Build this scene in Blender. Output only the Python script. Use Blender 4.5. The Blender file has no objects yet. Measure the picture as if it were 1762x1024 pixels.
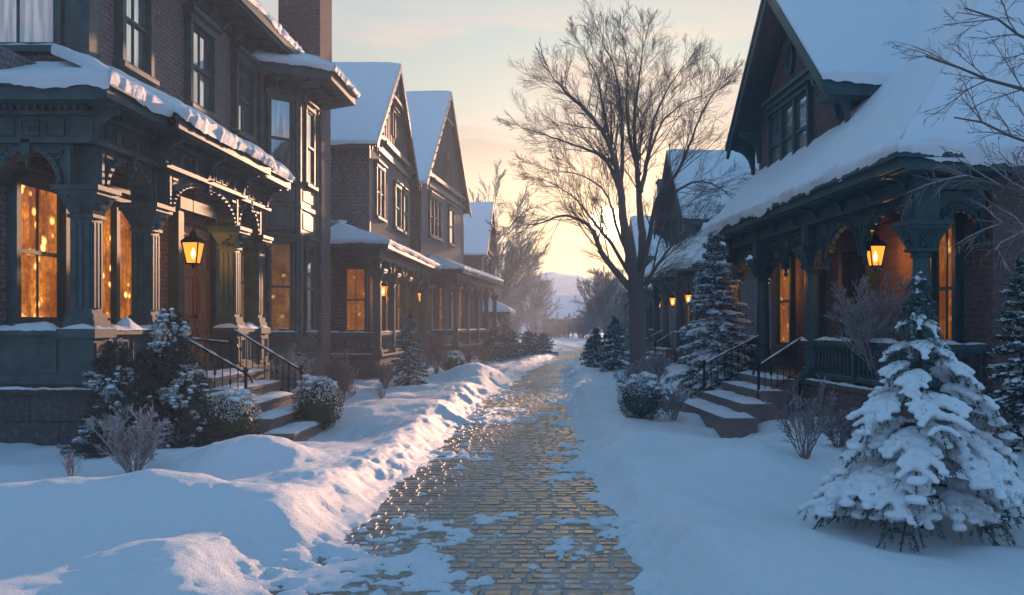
import bpy, bmesh, math, random
import numpy as np
from mathutils import Vector, Matrix, noise
R = math.radians
PI = math.pi
sc = bpy.context.scene
COL = sc.collection

# ------------------------------------------------------------------ mesh building helpers
class MB:
    def __init__(s): s.v = []; s.f = []; s.m = []; s.cur = 0
    def add(s, vs, fs):
        b = len(s.v); s.v.extend([tuple(v) for v in vs])
        s.f.extend([tuple(b + i for i in f) for f in fs]); s.m.extend([s.cur] * len(fs))
    def hexa(s, p):                      # p = 8 points, bottom ring then top ring
        s.add(p, [(0, 3, 2, 1), (4, 5, 6, 7), (0, 1, 5, 4), (1, 2, 6, 5), (2, 3, 7, 6), (3, 0, 4, 7)])
    def bx(s, P, s0, s1, z0, z1, d0, d1):  # box in a plane basis P(s, z, d)
        s.hexa([P(s0, z0, d0), P(s1, z0, d0), P(s1, z0, d1), P(s0, z0, d1), P(s0, z1, d0), P(s1, z1, d0), P(s1, z1, d1), P(s0, z1, d1)])
    def prism(s, pts, off):              # planar polygon extruded by vector off
        n = len(pts); off = Vector(off)
        a = [Vector(p) for p in pts]; b = [p + off for p in a]
        s.add(a + b, [tuple(range(n))[::-1], tuple(range(n, 2 * n))] + [(i, (i + 1) % n, n + (i + 1) % n, n + i) for i in range(n)])
    def lathe(s, c, prof, n=12, sx=1, sy=1, rot=0):
        vs = []; fs = []
        for (r, z) in prof:
            for k in range(n):
                t = 2 * PI * k / n + rot
                vs.append((c[0] + r * sx * math.cos(t), c[1] + r * sy * math.sin(t), c[2] + z))
        for j in range(len(prof) - 1):
            for k in range(n):
                fs.append((j * n + k, j * n + (k + 1) % n, (j + 1) * n + (k + 1) % n, (j + 1) * n + k))
        fs.append(tuple(range(n))[::-1]); fs.append(tuple(range((len(prof) - 1) * n, len(prof) * n)))
        s.add(vs, fs)
    def tube(s, pts, rads, n=5, cap=True):
        pts = [Vector(p) for p in pts]; m = len(pts)
        if m < 2: return
        d0 = (pts[1] - pts[0])
        up = Vector((0, 0, 1)) if abs(d0.normalized().z) < .9 else Vector((1, 0, 0))
        x = d0.cross(up).normalized(); vs = []
        for i, p in enumerate(pts):
            d = (pts[min(i + 1, m - 1)] - pts[max(i - 1, 0)])
            if d.length < 1e-9: d = d0
            d.normalize()
            x = (x - d * x.dot(d))
            if x.length < 1e-6: x = d.orthogonal()
            x.normalize(); y = d.cross(x); r = rads[i] if hasattr(rads, '__len__') else rads
            for k in range(n):
                t = 2 * PI * k / n
                vs.append(p + x * (r * math.cos(t)) + y * (r * math.sin(t)))
        fs = [(j * n + k, j * n + (k + 1) % n, (j + 1) * n + (k + 1) % n, (j + 1) * n + k) for j in range(m - 1) for k in range(n)]
        if cap: fs += [tuple(range(n))[::-1], tuple(range((m - 1) * n, m * n))]
        s.add(vs, fs)
    def build(s, name, mats, parent=None, smooth=False, recalc=True, loc=None):
        me = bpy.data.meshes.new(name)
        me.from_pydata(s.v, [], s.f)
        if not isinstance(mats, (list, tuple)): mats = [mats]
        for m in mats: me.materials.append(m)
        if len(mats) > 1: me.polygons.foreach_set('material_index', s.m)
        if recalc:
            bm = bmesh.new(); bm.from_mesh(me); bmesh.ops.recalc_face_normals(bm, faces=bm.faces[:]); bm.to_mesh(me); bm.free()
        if smooth: me.polygons.foreach_set('use_smooth', [True] * len(me.polygons))
        me.update()
        o = bpy.data.objects.new(name, me); COL.objects.link(o)
        if parent: o.parent = parent
        if loc: o.location = loc
        return o

def tag(o, label=None, cat=None, group=None, kind=None):
    if label: o['label'] = label
    if cat: o['category'] = cat
    if group: o['group'] = group
    if kind: o['kind'] = kind
    return o
def thing(name, label, cat, loc=(0, 0, 0), rz=0, group=None, scale=1):
    o = bpy.data.objects.new(name, None); COL.objects.link(o); o.empty_display_size = .2
    o.location = loc; o.rotation_euler = (0, 0, rz); o.scale = (scale,) * 3
    return tag(o, label, cat, group)
def dup(root, loc, rz=0, scale=1, label=None, group=None):
    r = root.copy(); COL.objects.link(r); r.location = loc; r.rotation_euler = (0, 0, rz); r.scale = (scale,) * 3
    if label: r['label'] = label
    if group: r['group'] = group
    for ch in list(root.children):
        c = ch.copy(); COL.objects.link(c); c.parent = r
        for g in ch.children:
            d = g.copy(); COL.objects.link(d); d.parent = c
    return r
def nz(x, y=0, z=0): return noise.noise(Vector((x, y, z)))

# ------------------------------------------------------------------ materials
def new_mat(name):
    m = bpy.data.materials.new(name); m.use_nodes = True; nt = m.node_tree
    return m, nt, nt.nodes['Principled BSDF']
def N(nt, t, **kw):
    n = nt.nodes.new(t)
    for k, v in kw.items():
        if k.startswith('i_'):
            key = k[2:]; key = int(key) if key.isdigit() else key.replace('_', ' ')
            n.inputs[key].default_value = v
        else: setattr(n, k, v)
    return n
def ramp(nt, fac, stops, interp='LINEAR'):
    r = nt.nodes.new('ShaderNodeValToRGB'); r.color_ramp.interpolation = interp
    e = r.color_ramp.elements
    while len(e) < len(stops): e.new(.5)
    for i, (p, c) in enumerate(stops):
        e[i].position = p; e[i].color = (*c, 1) if len(c) == 3 else c
    nt.links.new(fac, r.inputs[0]); return r
def mixc(nt, fac, a, b):
    m = nt.nodes.new('ShaderNodeMix'); m.data_type = 'RGBA'
    for sock, v in ((m.inputs[0], fac), (m.inputs[6], a), (m.inputs[7], b)):
        if hasattr(v, 'is_linked'): nt.links.new(v, sock)
        else: sock.default_value = v if isinstance(v, (int, float)) else (*v, 1)
    return m.outputs[2]
def math_(nt, op, a, b=0.0, c=0.0):
    m = nt.nodes.new('ShaderNodeMath'); m.operation = op
    for i, v in enumerate((a, b, c)):
        if hasattr(v, 'is_linked'): nt.links.new(v, m.inputs[i])
        else: m.inputs[i].default_value = v
    return m.outputs[0]
def coords(nt, scale=(1, 1, 1)):
    tc = nt.nodes.new('ShaderNodeTexCoord'); mp = nt.nodes.new('ShaderNodeMapping'); mp.inputs['Scale'].default_value = scale
    nt.links.new(tc.outputs['Object'], mp.inputs[0]); return mp.outputs[0]
def noise_n(nt, vec, scale, detail=4, rough=.55):
    n = N(nt, 'ShaderNodeTexNoise', i_Scale=scale, i_Detail=detail, i_Roughness=rough); nt.links.new(vec, n.inputs['Vector']); return n
def bump(nt, h, bsdf, strength=.5, dist=.02):
    b = N(nt, 'ShaderNodeBump', i_Strength=strength, i_Distance=dist); nt.links.new(h, b.inputs['Height']); nt.links.new(b.outputs[0], bsdf.inputs['Normal']); return b
def frost_fac(nt, lo, hi, scale=9, up=1.0, base=0.0):
    """snow settled on upward faces, broken by noise"""
    g = nt.nodes.new('ShaderNodeNewGeometry'); sp = nt.nodes.new('ShaderNodeSeparateXYZ'); nt.links.new(g.outputs['Normal'], sp.inputs[0])
    n = noise_n(nt, coords(nt), scale, 4)
    a = math_(nt, 'MULTIPLY', sp.outputs[2], up)
    b = math_(nt, 'ADD', a, math_(nt, 'MULTIPLY', math_(nt, 'SUBTRACT', n.outputs[0], .5), 1.6))
    b = math_(nt, 'ADD', b, base)
    mr = N(nt, 'ShaderNodeMapRange', i_1=lo, i_2=hi); nt.links.new(b, mr.inputs[0]); return mr.outputs[0]

SNOWC = (.80, .83, .87)
def mat_paint(name, col, col2, rough=.5, frost=(.75, 1.15)):
    m, nt, b = new_mat(name); v = coords(nt)
    n = noise_n(nt, v, 3.5, 6, .65); n2 = noise_n(nt, v, 38, 3)
    c = mixc(nt, ramp(nt, n.outputs[0], [(.35, (0, 0, 0)), (.68, (1, 1, 1))]).outputs[0], col, col2)
    c = mixc(nt, frost_fac(nt, *frost), c, SNOWC)
    nt.links.new(c, b.inputs['Base Color']); b.inputs['Roughness'].default_value = rough; b.inputs['Specular IOR Level'].default_value = .28
    bump(nt, n2.outputs[0], b, .25, .01); return m
def wall_uv(nt):
    """(along wall, height) from the object's own axes"""
    tc = nt.nodes.new('ShaderNodeTexCoord'); s1 = nt.nodes.new('ShaderNodeSeparateXYZ'); s2 = nt.nodes.new('ShaderNodeSeparateXYZ')
    nt.links.new(tc.outputs['Object'], s1.inputs[0]); nt.links.new(tc.outputs['Normal'], s2.inputs[0])
    f = math_(nt, 'GREATER_THAN', math_(nt, 'ABSOLUTE', s2.outputs[0]), .6)
    u = math_(nt, 'ADD', math_(nt, 'MULTIPLY', s1.outputs[1], f), math_(nt, 'MULTIPLY', s1.outputs[0], math_(nt, 'SUBTRACT', 1.0, f)))
    c = nt.nodes.new('ShaderNodeCombineXYZ'); nt.links.new(u, c.inputs[0]); nt.links.new(s1.outputs[2], c.inputs[1]); return c.outputs[0]
def mat_brick(name, c1, c2, mortar, bw=.26, bh=.085, frost=.25, bumps=.6, rough=.85):
    m, nt, b = new_mat(name); uv = wall_uv(nt); v = coords(nt)
    wob = noise_n(nt, v, 6, 2)
    vm = N(nt, 'ShaderNodeVectorMath', operation='MULTIPLY_ADD'); nt.links.new(wob.outputs['Color'], vm.inputs[0]); vm.inputs[1].default_value = (.025, .02, 0); nt.links.new(uv, vm.inputs[2])
    br = N(nt, 'ShaderNodeTexBrick', i_Color1=(*c1, 1), i_Color2=(*c2, 1), i_Mortar=(*mortar, 1), i_Scale=1.0, i_Mortar_Size=.013, i_Mortar_Smooth=.3, i_Bias=-.1, i_Brick_Width=bw, i_Row_Height=bh)
    nt.links.new(vm.outputs[0], br.inputs['Vector'])
    n = noise_n(nt, v, 1.3, 5, .65); c = mixc(nt, math_(nt, 'MULTIPLY', n.outputs[0], .55), br.outputs['Color'], tuple(x * .45 for x in c1))
    n3 = noise_n(nt, v, 16, 4, .7)
    fr = ramp(nt, n3.outputs[0], [(.52, (0, 0, 0)), (.74, (frost,) * 3)]).outputs[0]
    c = mixc(nt, fr, c, SNOWC)
    nt.links.new(c, b.inputs['Base Color']); b.inputs['Roughness'].default_value = rough
    h = math_(nt, 'ADD', math_(nt, 'MULTIPLY', br.outputs['Fac'], -1.0), math_(nt, 'MULTIPLY', n3.outputs[0], .9))
    bump(nt, h, b, bumps, .02); return m
def mat_snow(name, lump=.5, dirt=0.0):
    m, nt, b = new_mat(name); v = coords(nt)
    n = noise_n(nt, v, 9, 8, .66); n2 = noise_n(nt, v, 70, 4, .7)
    c = mixc(nt, n.outputs[0], SNOWC, (.88, .90, .92)); nt.links.new(c, b.inputs['Base Color'])
    b.inputs['Roughness'].default_value = .55; b.inputs['Specular IOR Level'].default_value = .35
    b.inputs['Sheen Weight'].default_value = .1
    h = math_(nt, 'ADD', n.outputs[0], math_(nt, 'MULTIPLY', n2.outputs[0], .8)); bump(nt, h, b, lump, .09); return m
def mat_frosty(name, col, frost, scale=30, lo=.2, hi=.9, up=.8, rough=.8):
    m, nt, b = new_mat(name); c = mixc(nt, frost_fac(nt, lo, hi, scale, up), col, frost)
    nt.links.new(c, b.inputs['Base Color']); b.inputs['Roughness'].default_value = rough; return m
def mat_leaf(name, c1, c2, frost=(.62, .72, .78), lo=.5, hi=1.2, scale=14, transl=.1):
    m, nt, b = new_mat(name); v = coords(nt); n = noise_n(nt, v, 5, 4)
    c = mixc(nt, n.outputs[0], c1, c2); c = mixc(nt, frost_fac(nt, lo, hi, scale, .6), c, frost)
    nt.links.new(c, b.inputs['Base Color']); b.inputs['Roughness'].default_value = .6
    return m
def mat_glow(name, c1, c2, hot, strength=1.0, fold=9.0, spots=.0, base=(.02, .012, .008)):
    """a lit room behind curtains: emission of the window itself"""
    m, nt, b = new_mat(name); uv = wall_uv(nt)
    w = N(nt, 'ShaderNodeTexNoise', i_Scale=1.0, i_Detail=3, i_Roughness=.55); mp = N(nt, 'ShaderNodeMapping'); mp.inputs['Scale'].default_value = (fold, .7, 1)
    nt.links.new(uv, mp.inputs[0]); nt.links.new(mp.outputs[0], w.inputs['Vector'])
    n = noise_n(nt, uv, 1.6, 3); n3 = noise_n(nt, uv, 9, 6, .75)
    f = math_(nt, 'MULTIPLY', ramp(nt, w.outputs[0], [(.3, (.1,) * 3), (.7, (1,) * 3)]).outputs[0], ramp(nt, n.outputs[0], [(.36, (.16,) * 3), (.62, (1,) * 3)]).outputs[0])
    f = math_(nt, 'MULTIPLY', f, ramp(nt, n3.outputs[0], [(.38, (.3,) * 3), (.6, (1.25,) * 3)]).outputs[0])
    c = mixc(nt, f, c1, c2)
    vo = N(nt, 'ShaderNodeTexVoronoi', i_Scale=4.2); nt.links.new(uv, vo.inputs['Vector'])
    sp = ramp(nt, vo.outputs['Distance'], [(.0, (1, 1, 1)), (.16, (.6,) * 3), (.34, (.0,) * 3)]).outputs[0]
    sel = ramp(nt, noise_n(nt, uv, 2.3, 1).outputs[0], [(.5, (0, 0, 0)), (.6, (1, 1, 1))]).outputs[0]
    c = mixc(nt, math_(nt, 'MULTIPLY', math_(nt, 'MULTIPLY', sp, sel), spots), c, hot)
    nt.links.new(c, b.inputs['Emission Color']); b.inputs['Emission Strength'].default_value = strength
    b.inputs['Base Color'].default_value = (*base, 1); b.inputs['Roughness'].default_value = .06
    bump(nt, noise_n(nt, uv, 2.0, 2).outputs[0], b, .12, .03); return m
def mat_glass(name, tint=(.03, .04, .045)):
    m, nt, b = new_mat(name); uv = wall_uv(nt)
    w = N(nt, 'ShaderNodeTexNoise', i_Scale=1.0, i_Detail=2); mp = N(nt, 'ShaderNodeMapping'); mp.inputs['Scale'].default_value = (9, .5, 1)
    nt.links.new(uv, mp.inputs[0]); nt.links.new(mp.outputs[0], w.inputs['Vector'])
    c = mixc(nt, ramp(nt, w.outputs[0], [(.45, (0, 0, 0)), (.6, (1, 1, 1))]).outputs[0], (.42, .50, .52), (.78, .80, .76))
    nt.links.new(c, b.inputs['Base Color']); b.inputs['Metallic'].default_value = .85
    b.inputs['Roughness'].default_value = .04; b.inputs['Specular IOR Level'].default_value = 1.0; b.inputs['Coat Weight'].default_value = 1; b.inputs['Coat Roughness'].default_value = .02
    bump(nt, noise_n(nt, uv, 1.7, 2).outputs[0], b, .10, .03); return m
def mat_plain(name, col, rough=.6, metal=0, nscale=6, var=.4):
    m, nt, b = new_mat(name); n = noise_n(nt, coords(nt), nscale, 5, .6)
    c = mixc(nt, n.outputs[0], tuple(x * (1 - var) for x in col), tuple(min(1, x * (1 + var)) for x in col)); nt.links.new(c, b.inputs['Base Color'])
    b.inputs['Roughness'].default_value = rough; b.inputs['Metallic'].default_value = metal; bump(nt, n.outputs[0], b, .3, .01); return m
def mat_door(name):
    m, nt, b = new_mat(name); v = coords(nt, (6, 6, .8)); n = noise_n(nt, v, 4, 6, .7)
    c = mixc(nt, n.outputs[0], (.16, .042, .014), (.42, .15, .05)); nt.links.new(c, b.inputs['Base Color']); b.inputs['Roughness'].default_value = .4
    bump(nt, n.outputs[0], b, .3, .01); return m
def mat_cobble(name):
    m, nt, b = new_mat(name); v = coords(nt)
    n = noise_n(nt, v, 1.1, 4); n2 = noise_n(nt, v, 22, 5, .7); n3 = noise_n(nt, v, 3.2, 6, .7)
    c = mixc(nt, n.outputs[0], (.15, .095, .055), (.30, .20, .125)); c = mixc(nt, ramp(nt, n2.outputs[0], [(.4, (0, 0, 0)), (.65, (.6,) * 3)]).outputs[0], c, (.06, .045, .04))
    fr = ramp(nt, n3.outputs[0], [(.52, (0, 0, 0)), (.68, (.6,) * 3)]).outputs[0]
    c = mixc(nt, fr, c, SNOWC)
    nt.links.new(c, b.inputs['Base Color'])
    r = ramp(nt, n3.outputs[0], [(.40, (.27,) * 3), (.66, (.5,) * 3)]); nt.links.new(r.outputs[0], b.inputs['Roughness'])
    b.inputs['Coat Weight'].default_value = .15; b.inputs['Coat Roughness'].default_value = .3; b.inputs['Specular IOR Level'].default_value = .75
    bump(nt, math_(nt, 'ADD', n2.outputs[0], n3.outputs[0]), b, .12, .012); return m
def mat_lampglass(name, col, strength):
    m, nt, b = new_mat(name); out = nt.nodes['Material Output']; nt.nodes.remove(b)
    e = N(nt, 'ShaderNodeEmission', i_Color=(*col, 1), i_Strength=strength); t = N(nt, 'ShaderNodeBsdfTransparent', i_Color=(1, .8, .5, 1)); mx = N(nt, 'ShaderNodeMixShader', i_0=.55)
    nt.links.new(t.outputs[0], mx.inputs[1]); nt.links.new(e.outputs[0], mx.inputs[2]); nt.links.new(mx.outputs[0], out.inputs[0]); return m

M = dict(
    snow=mat_snow('snow'), snow_fine=mat_snow('snow_fine', .35),
    teal=mat_paint('teal_paint', (.014, .056, .064), (.052, .105, .108), frost=(.85, 1.2)),
    teal2=mat_paint('grey_green_paint', (.045, .090, .098), (.075, .118, .122), frost=(.85, 1.2)),
    greenp=mat_paint('green_paint', (.022, .062, .066), (.050, .095, .095), frost=(.85, 1.2)),
    brick=mat_brick('mauve_brick', (.17, .115, .112), (.095, .075, .080), (.27, .235, .235), bw=.26, bh=.095, frost=.28, bumps=1.0),
    brick_r=mat_brick('red_brick', (.155, .080, .070), (.09, .052, .049), (.15, .115, .105), bw=.27, bh=.10, frost=.14, bumps=1.0),
    brick_g=mat_brick('grey_brick', (.21, .175, .17), (.13, .115, .12), (.30, .28, .28), bw=.30, bh=.12, frost=.35, bumps=1.0),
    slate=mat_brick('shingle', (.11, .135, .16), (.07, .09, .11), (.02, .022, .028), bw=.22, bh=.13, frost=.3, bumps=.8),
    stonew=mat_brick('rough_stone', (.17, .15, .14), (.11, .10, .098), (.06, .055, .055), bw=.5, bh=.19, frost=.35, bumps=.8),
    found=mat_brick('foundation', (.05, .065, .075), (.037, .048, .056), (.025, .026, .03), bw=.9, bh=.42, frost=.12, bumps=.5),
    step=mat_plain('step_stone', (.20, .15, .125), .7), iron=mat_plain('iron', (.02, .02, .022), .45, .6),
    wood=mat_door('door_wood'), soffit=mat_plain('soffit', (.035, .045, .045), .7), floor=mat_plain('porch_boards', (.10, .075, .06), .6),
    glow=mat_glow('warm_room', (.10, .022, .004), (.80, .24, .030), (4.0, 2.0, .50), 1.3, 9, 1.0),
    glow2=mat_glow('amber_curtain', (.14, .035, .006), (.50, .16, .025), (2.2, 1.1, .3), .75, 14, .5),
    glow3=mat_glow('dim_room', (.05, .02, .008), (.32, .13, .04), (2.0, 1.0, .3), .8, 8, .8),
    glass=mat_glass('window_glass'),
    lamp=mat_lampglass('lamp_glass', (1, .36, .045), 1.9), flame=mat_lampglass('flame', (1, .62, .22), 40),
    bark=mat_frosty('bark', (.15, .105, .085), (.62, .62, .66), 9, .62, 1.1), barkd=mat_frosty('dark_bark', (.035, .028, .026), (.5, .52, .56), 14, .8, 1.5),
    frostw=mat_frosty('frosted_twig', (.30, .26, .26), (.62, .64, .68), 22, .1, .9), frostb=mat_frosty('frosted_brown_twig', (.22, .16, .155), (.60, .56, .60), 22, .1, 1.0),
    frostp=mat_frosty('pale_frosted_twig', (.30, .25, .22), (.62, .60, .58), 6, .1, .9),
    fir=mat_leaf('fir_needles', (.012, .032, .030), (.035, .068, .055)), fir2=mat_leaf('young_fir_needles', (.035, .075, .062), (.10, .155, .12), (.55, .66, .70), .35, 1.15),
    firf=mat_leaf('frosted_fir', (.04, .065, .062), (.09, .12, .11), (.62, .68, .72), .25, .95),
    box=mat_leaf('box_leaves', (.010, .028, .012), (.045, .085, .025), (.65, .72, .78), .7, 1.3, 20),
    cobble=mat_cobble('cobble'), joint=mat_plain('joint_ice', (.30, .265, .25), .6, 0, 9, .6),
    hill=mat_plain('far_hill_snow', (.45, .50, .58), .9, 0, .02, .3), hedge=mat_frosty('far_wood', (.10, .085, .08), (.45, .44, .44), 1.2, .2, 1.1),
)

# ------------------------------------------------------------------ architecture helpers
class Frame:
    """facade coordinates: a along the street away from the camera, o outward to the street, z up"""
    def __init__(s, side): s.side = side
    def L(s, a, o, z): return Vector((s.side * o, a, z))
    def PO(s, o=0):                      # plane facing the street; s = a
        return lambda q, z, d: s.L(q, o + d, z)
    def PA(s, a=0):                      # plane facing the near end; s = o
        return lambda q, z, d: s.L(a - d, q, z)
    def PC(s, a0, o0, a1, o1):           # canted plane from one plan point to another, s = distance
        v = Vector((a1 - a0, o1 - o0)); ln = v.length; v /= ln; n = Vector((-v.y, v.x))
        if n.y < 0: n = -n
        return lambda q, z, d: s.L(a0 + v.x * q + n.x * d, o0 + v.y * q + n.y * d, z)

def grid(mb, f, nu, nv):
    vs = [f(i / nu, j / nv) for j in range(nv + 1) for i in range(nu + 1)]; w = nu + 1
    mb.add(vs, [(j * w + i, j * w + i + 1, (j + 1) * w + i + 1, (j + 1) * w + i) for j in range(nv) for i in range(nu)])

def snow_on(mb, fn, nu, nv, th=.12, amp=.05, seed=0, lip=.07, fr=3.0, sides=True, sag=.05):
    """snow lying on a surface fn(u, v); v = 0 is the eave, where it bulges over raggedly"""
    def top(u, v):
        p = fn(u, v); e = 1.0
        if sides: e *= min(1, (min(u, 1 - u) * 14 + .15)) ** .5
        e *= min(1, (1 - v) * 14 + .3) ** .5
        n = nz(p.x * fr + seed, p.y * fr, 0) * .7 + nz(p.x * fr * 2.6, p.y * fr * 2.6 + seed, 3) * .3 + 1.1 * nz(p.x * .55 + seed, p.y * .55, 1)
        return p + Vector((0, 0, th * e * (.8 + .2 * min(1, v * 8 + .3)) + amp * n))
    rows = []
    out0 = [(fn(i / nu, 0) - fn(i / nu, .04)).normalized() for i in range(nu + 1)]
    r1 = []; r2 = []; r3 = []
    for i in range(nu + 1):
        u = i / nu; p = fn(u, 0); o = out0[i]; k = nz(p.x * fr * 2 + 9, p.y * fr * 2, seed) ; k2 = nz(p.x * fr * 6, p.y * fr * 6 + 5, seed)
        ho = Vector((o.x, o.y, 0)).normalized() if Vector((o.x, o.y)).length > .01 else o
        r1.append(p + ho * (.01 + .3 * lip) + Vector((0, 0, -max(0, sag * (.8 + 1.5 * nz(p.x * 1.1, p.y * 1.1, seed + 3) + .6 * k + .3 * k2)) - .01)))
        r2.append(p + ho * lip * (1 + .7 * nz(p.x * 1.3, p.y * 1.3, seed) + .3 * k + .2 * k2) + Vector((0, 0, th * .25)))
        r3.append(p + ho * lip * .8 * (1 + .5 * k) + Vector((0, 0, th * .68 + amp * k)))
    vs = r1 + r2 + r3 + [top(i / nu, j / nv) for j in range(nv + 1) for i in range(nu + 1)]
    w = nu + 1; nr = nv + 4
    fs = [(j * w + i, j * w + i + 1, (j + 1) * w + i + 1, (j + 1) * w + i) for j in range(nr - 1) for i in range(nu)]
    b = len(vs)
    # closing skirts along both ends and the top edge
    for i in (0, nu):
        base = len(vs); col = [j * w + i for j in range(nr)]
        for j in range(nr):
            v = max(0, (j - 3)) / nv; vs.append(fn(i / nu, v) + Vector((0, 0, -.02)))
        fs += [(col[j], col[j + 1], base + j + 1, base + j) for j in range(nr - 1)]
    base = len(vs)
    for i in range(nu + 1): vs.append(fn(i / nu, 1) + Vector((0, 0, -.02)))
    t = (nr - 1) * w
    fs += [(t + i, t + i + 1, base + i + 1, base + i) for i in range(nu)]
    mb.add(vs, fs)

def slab(mb, pts, th):
    pts = [Vector(p) for p in pts]; n = (pts[1] - pts[0]).cross(pts[2] - pts[0]).normalized()
    if n.z > 0: n = -n
    mb.prism(pts, n * th)

def snow_cap(name, P, s0, s1, d0, d1, z, parent, th=.07, seed=0, res=.07):
    mb = MB(); nu = max(3, int(abs(s1 - s0) / res)); nv = max(3, int(abs(d1 - d0) / res))
    def f(u, v):
        s = s0 + (s1 - s0) * u; d = d0 + (d1 - d0) * v; p = P(s, z, d)
        e = min(1, min(u, 1 - u) * nu * .35 + .0) ** .5 * min(1, min(v, 1 - v) * nv * .45) ** .5
        q = th * e * (1 + 1.1 * nz(p.x * 3.1 + seed, p.y * 3.1, p.z)) + .015 * nz(p.x * 14, p.y * 14, seed)
        return P(s, z + max(-.01, q) - .004, d)
    grid(mb, f, nu, nv); return mb.build(name, M['snow'], parent, smooth=True)

def window(par, P, s0, s1, z0, z1, trim, pane, cas=.11, bars=(), mid=True, hood=.14, sill=True, proud=.13, snow=False, mulls=()):
    fr = MB()
    fr.bx(P, s0 - cas, s0, z0 - .002, z1, .0, proud); fr.bx(P, s1, s1 + cas, z0 - .002, z1, .0, proud)
    fr.bx(P, s0 - cas - .02, s1 + cas + .02, z1, z1 + .09, .0, proud + .02)
    fr.bx(P, s0 - cas - .03, s1 + cas + .03, z1 + .09, z1 + .09 + hood * .5, .0, proud + .01)
    fr.bx(P, s0 - cas - .08, s1 + cas + .08, z1 + .09 + hood * .5, z1 + .09 + hood, .0, proud + .09)
    fr.bx(P, s0, s1, z1 - .07, z1, .02, .07); fr.bx(P, s0, s1, z0, z0 + .08, .02, .07)
    fr.bx(P, s0, s0 + .05, z0 + .08, z1 - .07, .02, .07); fr.bx(P, s1 - .05, s1, z0 + .08, z1 - .07, .02, .07)
    if mid:
        zm = z0 + (z1 - z0) * .5; fr.bx(P, s0 + .05, s1 - .05, zm - .03, zm + .03, .02, .09)
        ztop = zm
    for b in bars: s = s0 + (s1 - s0) * b; fr.bx(P, s - .015, s + .015, z0 + .08, z1 - .07, .02, .055)
    for b in mulls: s = s0 + (s1 - s0) * b; fr.bx(P, s - .06, s + .06, z0, z1, .0, proud - .012)
    w = fr.build('window', trim, par)
    pb = MB(); pb.bx(P, s0 + .045, s1 - .045, z0 + .075, z1 - .065, .006, .03); pb.build('pane', pane, w)
    if sill:
        sb = MB(); sb.bx(P, s0 - cas - .07, s1 + cas + .07, z0 - .11, z0 - .003, .0, proud + .07); sb.build('sill', trim, w)
    if snow: snow_cap('sill_snow', P, s0 - cas - .05, s1 + cas + .05, .02, proud + .08, z0 - .003, w, .06, s0)
    return w

def arch_plate(mb, P, s0, s1, zs, ztop, rise, d0, d1, n=22, scal=0, nsc=9, hw=None, trefoil=False):
    """plate between s0 and s1 with an arched opening (underside) springing at zs"""
    c = (s0 + s1) / 2; hw = hw or (s1 - s0) / 2 - .04
    def arc(t):
        k = 1 + scal * (abs(math.sin(t * nsc)) - .5) * 2
        if trefoil: k *= 1 - .10 * abs(math.cos(1.5 * t)) ** 6
        return c - hw * k * math.cos(t), zs + rise * k * math.sin(t)
    lo = [(s0, zs)] + [(min(max(x, s0), s1), max(z, zs)) for x, z in (arc(PI * i / n) for i in range(n + 1))] + [(s1, zs)]
    vs = []; m = len(lo)
    for (x, z) in lo:
        vs += [P(x, z, d0), P(x, ztop, d0), P(x, ztop, d1), P(x, z, d1)]
    fs = []
    for i in range(m - 1):
        a = i * 4; b = a + 4
        for k in range(4): fs.append((a + k, b + k, b + (k + 1) % 4, a + (k + 1) % 4))
    fs += [(0, 1, 2, 3), ((m - 1) * 4 + 3, (m - 1) * 4 + 2, (m - 1) * 4 + 1, (m - 1) * 4)]
    mb.add(vs, fs)

def arch_ring(mb, P, s0, s1, zs, rise, d0, d1, w=.06, n=20, hw=None, beads=0, rb=.03):
    c = (s0 + s1) / 2; hw = hw or (s1 - s0) / 2 - .04; pts = []
    for i in range(n + 1):
        t = PI * i / n
        pts.append(((c - hw * math.cos(t), zs + rise * math.sin(t)), (c - (hw + w) * math.cos(t), zs + (rise + w) * math.sin(t))))
    vs = []
    for (a, b) in pts: vs += [P(a[0], a[1], d0), P(b[0], b[1], d0), P(b[0], b[1], d1), P(a[0], a[1], d1)]
    fs = [(i * 4 + k, i * 4 + 4 + k, i * 4 + 4 + (k + 1) % 4, i * 4 + (k + 1) % 4) for i in range(n) for k in range(4)]
    fs += [(3, 2, 1, 0), (n * 4, n * 4 + 1, n * 4 + 2, n * 4 + 3)]
    mb.add(vs, fs)
    for i in range(beads):
        t = PI * (i + .5) / beads; x = c - (hw + w * .5) * math.cos(t); z = zs + (rise + w * .5) * math.sin(t)
        mb.lathe(P(x, z, d1), [(rb * .1, -rb), (rb * .8, -rb * .6), (rb, 0), (rb * .8, rb * .6), (rb * .1, rb)], 6)

def leafy(mb, P, s, z, d, w, h, rng, n=10, r=.035):
    """carved leaf ornament: small raised lumps"""
    for i in range(n):
        a = rng.uniform(-1, 1); b = rng.uniform(0, 1); q = rng.uniform(.5, 1) * r
        c = P(s + a * w * (.4 + .6 * b), z + b * h, d)
        mb.lathe(c, [(q * .2, -q), (q * .9, -q * .5), (q, 0), (q * .6, q * .8), (q * .1, q * 1.1)], 5, rot=rng.uniform(0, 3))

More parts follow.
